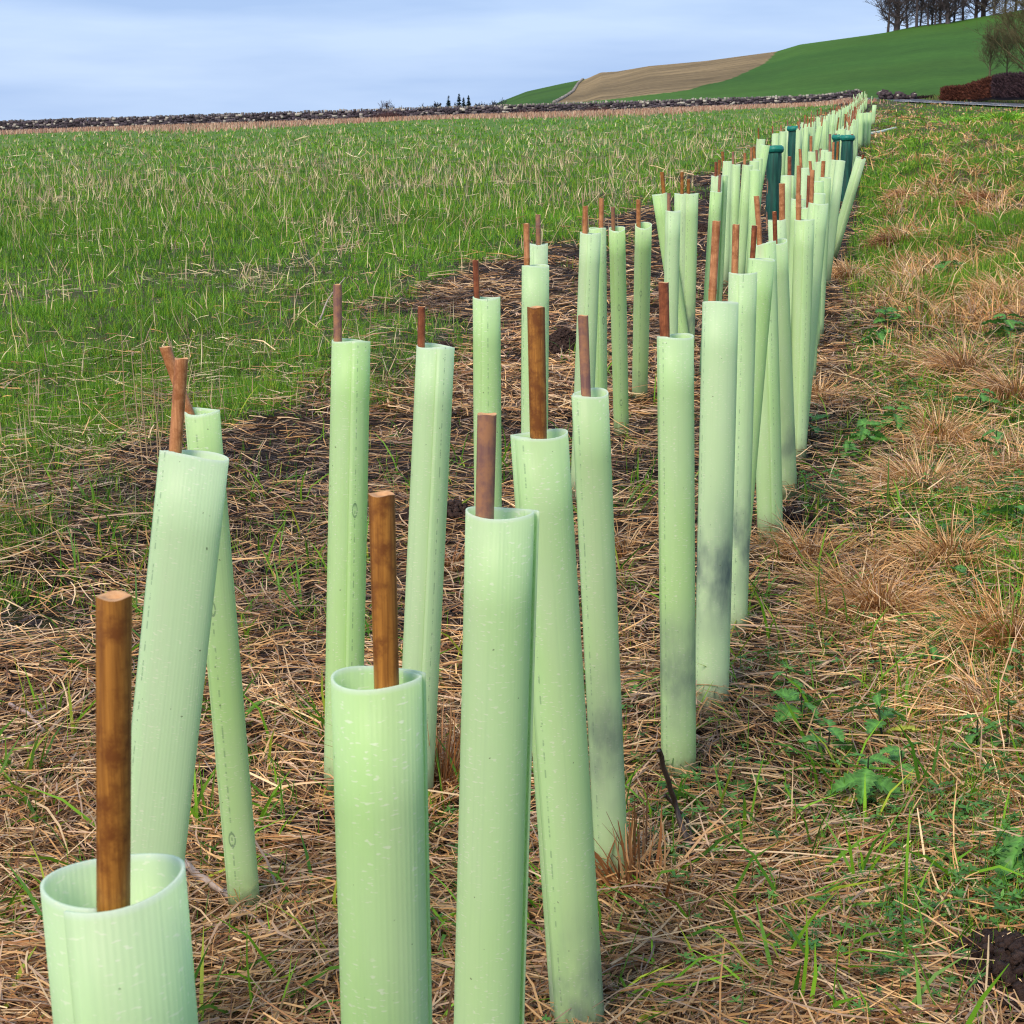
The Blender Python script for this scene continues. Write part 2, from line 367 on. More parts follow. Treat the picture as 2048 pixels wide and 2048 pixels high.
n1 = nd(t, 'ShaderNodeTexNoise', Scale=.7, Detail=8.0, Roughness=.75); L(ge.outputs['Position'], n1.inputs['Vector']); n2 = nd(t, 'ShaderNodeTexNoise', Scale=.03, Detail=5.0); L(ge.outputs['Position'], n2.inputs['Vector'])
f1 = math_n(t, 'MULTIPLY_ADD', n1.outputs['Fac'], 1.1, .45); f2 = math_n(t, 'MULTIPLY_ADD', n2.outputs['Fac'], .9, .55)
vm = nd(t, 'ShaderNodeVectorMath', _operation='SCALE'); L(a.outputs['Color'], vm.inputs[0]); L(math_n(t, 'MULTIPLY', f1, f2), vm.inputs['Scale']); L(vm.outputs[0], pb.inputs['Base Color']); L(pb.outputs[0], o.inputs[0])
me = mesh_np('hillside', V.reshape(-1, 3), Fc, M_hill, C_.reshape(-1, 3), True)
tag(link('hillside', me), kind='structure')
def hill_z(x, y):
    px = 1024+F*0; cx = x/y      # bearing -> column
    # invert bearing to photo column on the skyline
    c = np.array([ray(q, sky_line(q)) for q in pxs]); q = np.interp(cx, c[:, 0]/c[:, 1], pxs)
    tt = (y-190)/(crest_d(q)-190); return hill_pt(q, tt)[2]

# road
rp_ = np.array([(34, -40), (35, 0), (35.5, 50), (35.8, 100), (36.5, 130), (36.6, 152), (36.2, 170), (34.6, 186), (29, 202), (18, 218)], float)
tq = np.linspace(0, len(rp_)-1, 90); rx = np.interp(tq, np.arange(len(rp_)), rp_[:, 0]); ry = np.interp(tq, np.arange(len(rp_)), rp_[:, 1])
def strip(name, o0, o1, lift, mat, sel=None, kind='structure', parent=None):
    tx = np.gradient(rx); ty = np.gradient(ry); ln = np.hypot(tx, ty); nx, ny = ty/ln, -tx/ln
    cols = np.linspace(o0, o1, 7 if o1-o0 > 1 else 2)
    Xs = rx[:, None]+nx[:, None]*cols; Ys = ry[:, None]+ny[:, None]*cols; zc = np.maximum(gm(rx, ry), 0)[:, None]
    Zs = np.repeat(g(rx, ry)[:, None], len(cols), 1)+lift
    i = np.arange(Xs.size).reshape(Xs.shape); f = np.stack([i[:-1, :-1], i[:-1, 1:], i[1:, 1:], i[1:, :-1]], -1)
    if sel is not None: f = f[sel(np.arange(len(rx)-1))]
    return tag(link(name, mesh_np(name, np.stack([Xs, Ys, Zs], -1).reshape(-1, 3), f.reshape(-1, 4), mat), parent), kind=kind)
strip('road', -2.7, 2.7, .12, M_asphalt)
strip('road_marking', -2.55, -2.25, .13, M_paint, lambda k: k >= 0)
strip('road_marking', -.12, .13, .13, M_paint, lambda k: (k % 4) < 2)

# ------------------------------------------------------------------ tree shelters
def scroll(r, h, seam, over, th, tilt, oval, wob, fine=True):
    """rolled plastic sheet: spiral section with an overlapping flap"""
    na = 44 if fine else 20; nh = 9 if fine else 3
    tot = 2*math.pi+over; th_a = np.linspace(0, tot, na)
    pr = th_a/tot
    rad = r-th*1.6*(1-sst(0, .25, pr))+th*1.3*sst(.72, 1.0, pr)-th
    A = seam-th_a                     # outer flap edge ends at seam
    hs = np.linspace(0, 1, nh+1)
    V = []; UVs = []
    for side in (0, 1):
        rr = rad+th*side
        for k, hh in enumerate(hs):
            ww = 1+wob*math.sin(hh*5+seam)*.5
            x = rr*np.cos(A)*(1+oval*.5)*ww; y = rr*np.sin(A)*(1-oval)/ww
            z = hh*h+(hh**6)*(tilt*x+.0016*np.sin(A*2+seam*3))
            V.append(np.stack([x, y, z], 1)); UVs.append(np.stack([(tot-th_a)*r, np.full(na, hh*h)], 1))
    V = np.concatenate(V); UVs = np.concatenate(UVs)
    m_ = na*(nh+1); Fc = []
    for k in range(nh):
        for i in range(na-1):
            a = k*na+i; b = a+1; c = b+na; d = a+na
            Fc.append((a, b, c, d)); Fc.append((b+m_, a+m_, d+m_, c+m_))
    for i in range(na-1):
        a = nh*na+i; Fc.append((a, a+1, a+1+m_, a+m_)); Fc.append((i+1, i, i+m_, i+1+m_))
    for k in range(nh):
        a = k*na; Fc.append((a, a+na, a+na+m_, a+m_)); a = k*na+na-1; Fc.append((a+na, a, a+m_, a+na+m_))
    return V, np.array(Fc), UVs
def orient(V, B, T):
    ax = (T-B)/np.linalg.norm(T-B); x = np.array([1, 0, 0])-ax*ax[0]; x /= np.linalg.norm(x); y = np.cross(ax, x)
    return V[:, :1]*x+V[:, 1:2]*y+V[:, 2:3]*ax
def cane_mesh(P, r, nodes, mats, fine=True, cutdark=False):
    """P: list of points bottom..top in local space"""
    P = np.array(P); sd = 20 if fine else 6
    seg = np.linalg.norm(np.diff(P, axis=0), axis=1); cum = np.r_[0, np.cumsum(seg)]; Lt = cum[-1]
    ts = list(np.linspace(0, Lt, 6))
    prof = {float(q): 1.0 for q in ts}
    for q in nodes:
        for dq, f in ((-.006, 1.0), (-.0025, 1.10), (0, 1.0), (.0018, 1.13), (.005, 1.0)):
            z = Lt-q+dq
            if 0 < z < Lt: prof[z] = f
    prof[Lt] = 1.03; zs = sorted(prof)
    rings = []; th = np.arange(sd)/sd*2*math.pi
    for z in zs:
        c = np.array([np.interp(z, cum, P[:, i]) for i in range(3)]); rr = r*prof[z]*(.94+.06*z/Lt)
        jag = (.0006*np.sin(th*3+r*9000) if z == Lt else 0)
        rings.append(np.stack([c[0]+rr*np.cos(th), c[1]+rr*np.sin(th), c[2]+0*th+jag], 1))
    c = P[-1]
    rings.append(np.stack([c[0]+r*.55*np.cos(th), c[1]+r*.55*np.sin(th), np.full(sd, c[2]-.0003)], 1))
    rings.append(np.stack([c[0]+r*.28*np.cos(th), c[1]+r*.28*np.sin(th), np.full(sd, c[2]-.004)], 1))
    V = np.concatenate(rings); k = np.arange(sd); F_ = []
    for j in range(len(rings)-1):
        F_.append(np.stack([j*sd+k, j*sd+(k+1) % sd, (j+1)*sd+(k+1) % sd, (j+1)*sd+k], 1))
    Fc = np.concatenate(F_)
    me = mesh_np('bamboo_cane', V[:-2*sd], Fc[:-2*sd], mats[0], None, True)
    return me, mesh_np('cut_end', V[-3*sd:], Fc[:2*sd], M_cut, None, True)
GROUP = 'tree shelters along the double planted row'
NSH = [0]
def shelter(B, T, r, canes, hue=.4, seam=None, stain=(0, 0), label='', over=.55, tilt=0., oval=None, stamp=None, printed=True, group=GROUP, node=None):
    """B base and T rim centre in world space; canes: (top point, rim point, radius, colour)"""
    NSH[0] += 1; k = NSH[0]; fine = T[1] < 9
    ax = (T-B)/np.linalg.norm(T-B); B2 = B-ax*.03; h = np.linalg.norm(T-B2)
    if seam is None: seam = -math.pi/2+random.uniform(-1.1, 1.1)
    if oval is None: oval = random.uniform(.0, .14)
    th = .0019
    e = empty('tree_shelter', B); tag(e, label, 'tree shelter', group)
    V, Fc, UVs = scroll(r, h, seam, over, th, tilt, oval, random.uniform(0, .03), fine)
    V = orient(V, B2, T)+(B2-B)
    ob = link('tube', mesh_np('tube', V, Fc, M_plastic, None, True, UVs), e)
    ob['seed'] = float(k*1.37); ob['hue'] = float(hue); ob['top_v'] = float(h); ob['stain_v'] = float(stain[0]); ob['stain_s'] = float(stain[1])
    ob['print_u'] = float(.008+random.uniform(0, .006)) if printed else -1.0
    ob['stamp'] = float(1 if (stamp if stamp is not None else random.random() < .35) else 0)
    for (ct, cp, cr_, cc) in canes:
        off = cp-T; foot = B+off*.6; foot = foot-ax*.02
        P = [foot-B, cp-B-ax*.02, ct-B]
        nodes = node if node is not None else [random.uniform(.1, .5), .8]
        m1, m2 = cane_mesh(P, cr_, nodes, [CANE[cc]], fine); c_ = link('bamboo_cane', m1, e); link('cut_end', m2, c_)
    return e
def place_px(tx, ty, w_, lx, ly, isb, canes, **kw):
    H = .75; T = hit(tx, ty, H)
    if isb:
        Bh = hit(lx, ly); d = ray(tx, ty); d = d/np.linalg.norm(d); oc = CAM-Bh; bq = d@oc; cq = oc@oc-H*H; disc = bq*bq-cq
        if disc <= 0: T = CAM+d*(-bq)
        else:
            t1, t2 = -bq-math.sqrt(disc), -bq+math.sqrt(disc)
            c1, c2 = CAM+d*t1, CAM+d*t2
            T = c1 if np.linalg.norm((c1-Bh)[:2]) < np.linalg.norm((c2-Bh)[:2]) else c2
        B = Bh
    else:
        P = at(lx, ly, T[1]); ax = (T-P)/np.linalg.norm(T-P); B = T-ax*H
        B = T-ax*((T[2]-float(g(B[0], B[1])))/ax[2])
    dp = depth(T); r = w_*dp/F/2; cl = []
    for (cx, cy, rx_, ry_, cw, cc) in canes:
        rc = cw*dp/F/2; dx = (rx_-tx)*dp/F; lim = r-rc-.0035; dx = max(-lim, min(lim, dx))
        dy = -math.sqrt(max(lim*lim-dx*dx, 0))*.9
        Q = T+np.array([dx, dy, 0]); ct = at(cx, cy, Q[1]); cl.append((ct, Q, rc, cc))
    return shelter(B, T, r, cl, **kw)

SH = [
# rim centre x,y, width, lower axis x,y, is-base, canes, options, label
(226,1758,288,252,2048,0,[(228,1192,232,1806,66,'golden')],dict(hue=.75,seam=-1.62,tilt=.04,oval=.0,over=.4,stamp=0,node=[],printed=0),'nearest wide open tree shelter at the bottom left with a thick golden cane'),
(755,1354,178,772,2048,0,[(763,988,777,1375,50,'golden')],dict(hue=.15,seam=.9,oval=.1,stamp=0,node=[.4],printed=0),'near shelter with a split golden cane, second in size, bottom edge left of centre'),
(1002,1024,135,975,2048,0,[(974,828,969,1028,37,'purple')],dict(hue=.5,seam=.7,over=.7,oval=.12,stamp=0,node=[.5]),'near shelter with a hollow purplish brown cane, just right of the centre bottom'),
(1078,868,112,1156,2048,0,[(1072,614,1073,876,34,'golden')],dict(hue=.3,seam=-1.9,stain=(.10,1.0),oval=.08,stamp=0,node=[.5]),'leaning shelter with long golden cane and low dark smudge, crossing behind the purplish caned one'),
(391,908,112,316,1610,0,[(363,717,355,898,26,'tan')],dict(hue=.95,seam=-2.3,tilt=0.,oval=.42,stamp=0,node=[.5]),'pale shelter leaning right at left side with tan cane, crossing in front of another'),
(404,822,62,492,1845,1,[(330,694,358,850,24,'tan')],dict(hue=.25,seam=-1.2,oval=.3,over=1.2,stamp=1,tilt=.0),'shelter leaning left behind the pale left one, its rim rolled over, cane tilted left'),
(1180,786,70,1226,1790,1,[(1166,631,1171,786,20,'purple')],dict(hue=.55,seam=-2.2,stain=(.28,.8),oval=.1,stamp=0,node=[.12]),'shelter with a weathered jointed cane behind the dark smudged leaning one'),
(702,681,75,684,1610,1,[(675,569,675,680,17,'purple')],dict(hue=.2,seam=-.9,oval=.08,stamp=1,node=[]),'tall upright shelter left of centre with dark brown cane and print down one side'),
(871,692,74,838,1400,0,[(843,613,843,691,15,'red')],dict(hue=.8,seam=-.9,oval=.06,stamp=0,node=[]),'two toned shelter leaning right, left of centre, blurred print lines down its left half'),
(973,595,53,976,1011,0,[(951,520,956,595,12,'red')],dict(hue=.25,seam=-1.4,oval=.1,stamp=0),'slim shelter rising straight behind the purplish caned near shelter'),
(1071,531,52,1069,862,0,[(1053,447,1053,531,12,'tan')],dict(hue=.6,seam=-2.2,oval=.1,stamp=0,node=[.08]),'shelter directly behind the long golden cane, its own cane tan at its left corner'),
(1077,488,36,1077,530,0,[(1076,429,1077,490,10,'purple')],dict(hue=.8,seam=-1.57,oval=.1,stamp=0,node=[.03]),'short looking shelter with a dark slit, peeping over the one behind the golden cane'),
(1181,466,40,1172,700,0,[(1171,412,1171,466,11,'tan')],dict(hue=.7,seam=-1.3,oval=.1,stamp=0,node=[]),'left one of the overlapping pair above the weathered jointed cane'),
(1195,456,33,1197,720,0,[(1203,396,1201,456,10,'tan')],dict(hue=.2,seam=-1.0,oval=.1,stamp=1),'right and rear one of the overlapping pair, stamped with small ovals'),
(1234,457,31,1243,874,1,[(1226,414,1226,458,8,'purple')],dict(hue=.1,seam=-1.5,oval=.1,stamp=1),'slim free standing shelter stamped with two ovals and a dotted line, short dark cane'),
(1287,450,32,1279,803,1,[(1277,399,1277,450,9,'tan')],dict(hue=.3,seam=-1.5,oval=.1,stamp=1,stain=(.1,.5)),'slim free standing shelter with a bright ridge, right of the twin ovals one'),
(1319,388,30,1342,536,0,[(1324,344,1324,389,8,'golden')],dict(hue=.2,seam=-1.2,stamp=0),'shelter tilted left with orange cane, leftmost of the mid distance group of four'),
(1346,422,29,1343,557,0,[(1338,386,1338,422,7,'purple')],dict(hue=.8,seam=-1.8,stamp=0),'lower front shelter of the mid distance group of four, with a dark short cane'),
(1364,387,29,1362,600,0,[(1364,344,1364,388,7,'golden')],dict(hue=.7,seam=-1.4,stamp=0),'rear shelter of the touching pair at mid distance with the taller orange cane'),
(1381,387,30,1375,620,0,[(1377,358,1377,388,7,'golden')],dict(hue=.35,seam=-1.7,stain=(.28,1.0),stamp=0),'front shelter of the touching pair at mid distance, smoky dark smudge half way down'),
(1350,672,72,1357,1570,1,[(1327,565,1330,676,20,'red')],dict(hue=.3,seam=-2.1,stain=(.23,.9),oval=.08,stamp=0,node=[]),'tall upright shelter right of centre with dark red brown cane and a smudge low down'),
(1441,604,69,1422,1432,1,[(1433,442,1422,604,16,'tan')],dict(hue=.85,seam=-2.3,stain=(.30,1.3),oval=.08,stamp=0,node=[.125]),'pale shelter with a long jointed cane leaning right and a large blue black smudge'),
(1486,546,55,1466,1281,1,[(1472,449,1467,547,14,'tan')],dict(hue=.7,seam=-1.4,stain=(.25,1.2),oval=.08,stamp=0,node=[]),'shelter immediately behind the one with the large blue black smudge, straight brown cane'),
(1523,518,51,1503,750,0,[(1509,451,1506,518,11,'red')],dict(hue=.15,seam=-2.2,oval=.1,stamp=0,node=[.01]),'yellow green shelter leaning right with a flanged dark cane, third back in the right row'),
(1526,487,50,1541,1086,1,[(1513,392,1519,487,11,'tan')],dict(hue=.4,seam=-1.0,stamp=0,tilt=.15,node=[.08]),'shelter whose foot stands alone on the straw, leaning left behind the yellow green one'),
(1553,483,41,1575,1000,1,[(1549,423,1548,484,9,'red')],dict(hue=.45,seam=-2.0,stamp=0,tilt=.06,stain=(.2,.7),node=[]),'shelter with notched rim and dark cane, right of the one whose foot stands alone'),
(1554,440,35,1560,650,0,[(1564,367,1564,441,12,'tan')],dict(hue=.75,seam=-1.3,stamp=0,node=[]),'shelter with a thick straight tan cane, behind the one with a notched rim'),
(1597,398,28,1590,562,0,[(1598,331,1596,399,9,'tan')],dict(hue=.45,seam=-1.5,stamp=0,node=[]),'narrow shelter with curved cane between the two thick caned ones'),
(1609,439,38,1599,744,0,[(1597,390,1597,440,11,'tan')],dict(hue=.5,seam=-1.2,stamp=0,node=[.04]),'front shelter of the right hand bunch with ring jointed cane'),
(1615,415,29,1610,560,0,[(1618,351,1614,416,7,'red')],dict(hue=.4,stamp=0,node=[]),'half hidden shelter in the right hand bunch, slim dark cane beside a tall one'),
(1637,407,38,1593,895,1,[(1625,340,1624,408,9,'tan')],dict(hue=.55,seam=-1.5,stamp=0,oval=.1,node=[]),'outermost shelter of the right hand bunch, leaning right and forming its edge'),
(1637,387,28,1630,520,0,[(1620,322,1622,388,6,'tan')],dict(hue=.5,stamp=0),'shelter peeping over the outermost one of the right hand bunch'),
(1650,355,24,1644,480,0,[(1647,322,1644,356,8,'tan')],dict(hue=.5,stamp=0),'shelter with a slanting cane left of the two wide ones by the fallen leaning shelter'),
(1635,362,24,1632,480,0,[],dict(hue=.35,stamp=0),'caneless looking shelter left of the one with the slanting cane'),
(1670,320,19.5,1655,459,0,[(1667,284,1667,320,5,'tan'),],dict(hue=.65,stamp=0),'left one of two shelters side by side next to the strongly leaning shelter'),
(1681,321,19.5,1664,459,0,[(1676,283,1675,320,5,'golden')],dict(hue=.75,stamp=0),'right one of two shelters side by side next to the strongly leaning shelter'),
(1722,316,20,1661,525,1,[(1727,309,1725,314,5,'red')],dict(hue=.6,stamp=0,seam=-1.2),'shelter leaning strongly to the right out of the row, its foot in dry grass'),
(1432,383,23,1421,562,0,[(1440,349,1439,384,6,'purple')],dict(hue=.15,stamp=0),'front shelter of the left hand cluster, with a dark cane at its right edge'),
(1434,352,22,1428,480,0,[(1432,324,1433,353,6,'red')],dict(hue=.7,stamp=0),'leftmost rear shelter of the left hand cluster, short dark cane'),
(1444,351,22,1438,480,0,[(1439,320,1438,353,6,'golden')],dict(hue=.4,stamp=0),'shelter with an orange cane second from the left in the left hand cluster'),
(1455,322,20,1450,536,0,[(1445,303,1445,325,6,'golden'),],dict(hue=.7,stamp=0),'taller pale shelter of the left hand cluster with orange cane at its left corner'),
(1472,329,18,1469,444,0,[(1466,303,1466,329,5,'purple')],dict(hue=.4,stamp=0,stain=(.3,.5)),'shelter with a blackish cane in the middle of the left hand cluster'),
(1495,330,20,1484,483,0,[(1490,306,1490,331,6,'tan')],dict(hue=.25,stamp=0,oval=.1),'curving shelter with a wide gap at its left in the left hand cluster'),
(1509,322,19,1505,405,0,[(1503,295,1503,323,5,'tan')],dict(hue=.35,stamp=0),'shelter with brown cane, just right of the curving one in the left cluster'),
(1516,317,18,1511,400,0,[(1508,293,1509,318,6,'golden')],dict(hue=.4,stamp=0),'rear shelter with a thick orange cane near the leaning one at the green guard'),
(1510,340,20,1507,450,0,[],dict(hue=.2,stamp=0),'low shelter without visible cane in front of the left hand green guard'),
(1531,290,17.5,1512,400,0,[],dict(hue=.3,stamp=0,seam=-1.4),'shelter leaning right against the left hand green guard'),
(1522,278,17,1518,340,0,[(1517,256,1518,279,3.5,'golden'),],dict(hue=.5,stamp=0),'shelter above the left hand green guard with two thin orange canes'),
(1576,351,27,1572,470,0,[(1579,313,1579,352,8,'red')],dict(hue=.5,stamp=0),'wide shelter with a short dark cane right of the left hand green guard'),
(1610,336,19,1606,450,0,[(1600,298,1604,336,6,'tan')],dict(hue=.7,stamp=0),'pale shelter with slanting cane below the row of three green tops'),
(1625,303.5,18,1621,400,0,[(1622,272,1622,304,6,'tan')],dict(hue=.35,stamp=0),'shelter with a straight thick tan cane left of the wide rolled green rims'),
(1649,300,16,1646,400,0,[(1641,297,1641,320,5,'purple')],dict(hue=.6,stamp=0),'left one of two pale shelters just below the wide rolled green rims'),
(1657,303.5,16,1654,400,0,[(1660,268,1659,303,5,'purple')],dict(hue=.7,stamp=0),'right one of two pale shelters just below the wide rolled green rims'),
(1638,323.7,18,1634,430,0,[(1633,300,1636,324,5,'purple')],dict(hue=.45,stamp=0),'shelter behind the slanting cane, under the two pale ones'),
(1598,249,12,1606,305,0,[],dict(hue=.6,stamp=0),'distant shelter leaning left, right of the middle green guard'),
(1611,248.7,12,1609,305,0,[],dict(hue=.45,stamp=0),'distant upright shelter right of the one leaning left by the middle green guard'),
(1623,254,12,1620,300,0,[(1622,238,1622,254,3,'tan')],dict(hue=.5,stamp=0),'distant shelter third from the middle green guard'),
(1640,252,12,1633,292,0,[(1645,235,1644,252,3,'tan')],dict(hue=.35,stamp=0),'distant shelter leaning right before the cluster of tall canes'),
(1649,241,12,1648,285,0,[],dict(hue=.5,stamp=0),'distant shelter standing above the one that leans right before the tall canes'),
(1704,252,10,1703,290,0,[(1690,228,1700,252,4,'tan')],dict(hue=.5,stamp=0),'distant shelter behind the wide rolled green rims with canes sloping right'),
(1712,238,10.5,1710,300,0,[(1709,214,1709,238,3,'red')],dict(hue=.6,stamp=0),'leftmost of the four tall distant shelters at the right edge of the row'),
(1722,226,10.5,1719,290,0,[],dict(hue=.45,stamp=0),'second of the four tall distant shelters at the right edge of the row'),
(1730,225.5,10.5,1728,290,0,[],dict(hue=.5,stamp=0,stain=(.25,.8)),'third of the four tall distant shelters at the right edge, faint smudge on it'),
(1738,225,10.5,1735,290,0,[],dict(hue=.45,stamp=0),'rightmost of the four tall distant shelters at the right edge of the row'),
(1749,210,8,1746,240,0,[],dict(hue=.6,stamp=0),'small far shelter right of the four tall ones, at the outer edge'),
(1566,263,14,1563,330,0,[(1562,250,1563,263,3,'tan')],dict(hue=.45,stamp=0),'left one of two shelters between the left and the middle green guard'),
(1578,252.5,14,1576,330,0,[(1575,240,1576,253,3,'purple')],dict(hue=.55,stamp=0),'right one of two shelters between the left and the middle green guard'),
(1551,267,14,1549,330,0,[(1545,252,1546,268,3,'red')],dict(hue=.55,stamp=0),'shelter peeping over the rolled rim of the left hand green guard'),
]
for (tx, ty, w_, lx, ly, isb, cn, kw, lab) in SH: place_px(tx, ty, w_, lx, ly, isb, cn, label=lab, **kw)
# the rest of the double row, in planted order
def row_shelter(D, side, label, group):
    l_ = side+random.gauss(0, .05); p_ = U*D+NN*l_; B = np.array([p_[0], p_[1], float(g(*p_))])
    lx, ly = random.gauss(.0, .045), random.gauss(0, .03); H = random.uniform(.70, .78); T = B+np.array([lx*H, ly*H, H])
    r = random.uniform(.026, .031); cl = []
    if random.random() < .85:
        q = T+np.array([random.uniform(-.6, .6)*r, -r*.4, 0]); ct = q+np.array([random.gauss(0, .012), 0, random.uniform(.07, .17)])
        cl.append((ct, q, random.uniform(.0065, .0085), random.choice(['tan', 'tan', 'golden', 'red', 'purple'])))
    return shelter(B, T, r, cl, hue=random.uniform(.2, .8), label=label, group=group, stamp=0, printed=0)
D = 20.5; k = 0
while D < 62:
    for side in (-.77, -.27):
        if D < 17 and side > -.5 and False: continue
        ln = 'left' if side < -.5 else 'right'
        lab = ('tree shelter of the %s line in the crowded middle distance beyond the rolled green rims' if D < 34 else
               'small tree shelter of the %s line where the row narrows below the far wall') % ln
        row_shelter(D+random.uniform(-.1, .1), side, lab, lab.replace('tree shelter', 'tree shelters'))
    D += .62+.010*(D-13)
# beyond that they are a few pixels each: still one by one up to the wall
while D < 169:
    for side in (-.77, -.27):
        row_shelter(D+random.uniform(-.4, .4), side+random.gauss(0, .25*sst(100, 170, D)), 'tiny tree shelter at the far end of the row near the dry stone wall', 'tiny shelters at the far end of the row')
    D += 2.2
print('shelters', NSH[0])

# green mesh guards on stakes
def guard(tx, ty, label, stake_side=-1, h=.71, rw=.077):
    T = hit(tx, ty, h); B = np.array([T[0], T[1], float(g(T[0], T[1]))]); dp = depth(T)
    e = empty('mesh_tree_guard', B); tag(e, label, 'tree guard', 'green mesh guards among the tree shelters')
    na, nh = 28, 10; th = np.arange(na+1)/na*2*math.pi
    V = []; 
    for k in range(nh+1):
        z = -.02+(h-.03)*k/nh; rr = .064*(1+.05*math.sin(k*1.3+tx))*(1-.12*(1-k/nh)); V.append(np.stack([rr*np.cos(th), rr*np.sin(th), z+0*th], 1))
    i = np.arange((nh+1)*(na+1)).reshape(nh+1, na+1); f = np.stack([i[:-1, :-1], i[:-1, 1:], i[1:, 1:], i[1:, :-1]], -1).reshape(-1, 4)
    link('netting', mesh_np('netting', np.concatenate(V), f, M_net, None, True), e)
    V = []; ph = np.arange(9)/8*2*math.pi                   # rolled over rim
    for q in ph: V.append(np.stack([(rw-.012+.017*np.cos(q))*np.cos(th), (rw-.012+.017*np.cos(q))*np.sin(th), h-.03+.03*np.sin(q)+.003*np.sin(th*3)], 1))
    i = np.arange(9*(na+1)).reshape(9, na+1); f = np.stack([i[:-1, :-1], i[:-1, 1:], i[1:, 1:], i[1:, :-1]], -1).reshape(-1, 4)
    link('rolled_rim', mesh_np('rolled_rim', np.concatenate(V), f, M_netrim, None, True), e)
    link('stake', cane_mesh([(stake_side*.045, -.02, -.05), (stake_side*.045, -.02, h*.5), (stake_side*.045, -.02, h+.01)], .012, [], [CANE['purple']], False)[0], e)
    return e
guard(1549, 291, 'leftmost large green mesh guard with rolled rim, in front of thin orange canes')
guard(1679, 269, 'green mesh guard with the left one of two touching rolled rims')
guard(1695, 270, 'green mesh guard with the right one of two touching rolled rims, nearest the verge', 1)
guard(1588, 252, 'dark green mesh guard between the shelters in the middle of the row', -1, .79)
guard(1689, 211, 'small far green mesh guard high in the crowded part of the row')

# ------------------------------------------------------------------ dry stone wall
wx = np.linspace(-95, 33.5, 200)
def wall_y(x): return 181+.015*(x+20)+.8*np.sin(x*.09)
def wall_h(x): return np.interp(x, [-95, -50, 33], [1.22, 1.18, .98])
def box_cloud(C, S, rot):
    n = len(C); c = np.array([[x, y, z] for z in (-1, 1) for y in (-1, 1) for x in (-1, 1)])*.5
    j = 1+rng.uniform(-.22, .22, (n, 8, 3)); P = c[None]*S[:, None]*j
    cs, sn = np.cos(rot)[:, None], np.sin(rot)[:, None]
    x = P[..., 0]*cs-P[..., 2]*sn; z = P[..., 0]*sn+P[..., 2]*cs; P = np.stack([x, P[..., 1], z], -1)+C[:, None]
    f = np.array([[0, 1, 5, 4], [2, 6, 7, 3], [0, 4, 6, 2], [1, 3, 7, 5], [4, 5, 7, 6], [0, 2, 3, 1]])
    return P.reshape(-1, 3), ((np.arange(n)*8)[:, None, None]+f[None]).reshape(-1, 4)
e = empty('dry_stone_wall', (-20, 181, float(g(-20, 181)))); tag(e, 'long dark dry stone wall with pale stones across the far edge of the field', 'wall'); EO = np.array(e.location)
b0 = []; 
for side, z in ((-.28, -.3), (.28, -.3), (-.2, .82), (.2, .82)):
    hh = wall_h(wx)*.82 if z > 0 else -.3; b0.append(np.stack([wx, wall_y(wx)+side, g(wx, wall_y(wx))+hh], 1))
V = np.stack(b0, 1).reshape(-1, 3); i = np.arange(len(wx))*4; f = []
for a, b in ((0, 2), (2, 3), (3, 1)): f.append(np.stack([i[:-1]+a, i[1:]+a, i[1:]+b, i[:-1]+b], 1))
link('wall_core', mesh_np('wall_core', V-EO, np.concatenate(f), M_core), e)
Cs, Ss, cc_ = [], [], []
for rw_ in range(6):
    x = -95+random.random()
    while x < 33.4:
        L_ = random.uniform(.14, .46); yy = wall_y(x); hh = wall_h(x)*.88
        Cs.append((x+L_/2, yy-.28+.014*rw_+random.uniform(-.05, .03), float(g(x, yy))+hh*(rw_+.5)/6+random.uniform(-.06, .06))); Ss.append((L_, .25, hh/6*random.uniform(.8, 1.5)))
        v = random.random(); c = np.array([.060, .048, .058])*random.uniform(.5, 1.7)
        if v > .93: c = np.array([.46, .42, .36])*random.uniform(.7, 1.1)
        elif v > .80: c = np.array([.22, .19, .18])*random.uniform(.7, 1.2)
        cc_.append(c); x += L_
V, f = box_cloud(np.array(Cs)-EO, np.array(Ss), rng.normal(0, .08, len(Cs))); o = link('stones', mesh_np('stones', V, f, M_stone, np.repeat(np.array(cc_), 8, 0)), e); o['kind'] = 'stuff'
Cs, Ss, cc_ = [], [], []; x = -95
while x < 33.2:
    L_ = random.uniform(.14, .4); yy = wall_y(x); Cs.append((x+L_/2, yy, float(g(x, yy))+wall_h(x)*.93+random.uniform(-.05, .04))); Ss.append((L_*.7, .42, random.uniform(.16, .30)))
    c = np.array([.13, .12, .12])*random.uniform(.5, 1.4)
    if random.random() < sst(-25, 0, x)*.6: c = np.array([.36, .33, .28])*random.uniform(.5, 1.1)
    cc_.append(c); x += L_
V, f = box_cloud(np.array(Cs)-EO, np.array(Ss), rng.normal(0, .15, len(Cs))); o = link('coping_stones', mesh_np('coping_stones', V, f, M_stone, np.repeat(np.array(cc_), 8, 0)), e); o['kind'] = 'stuff'
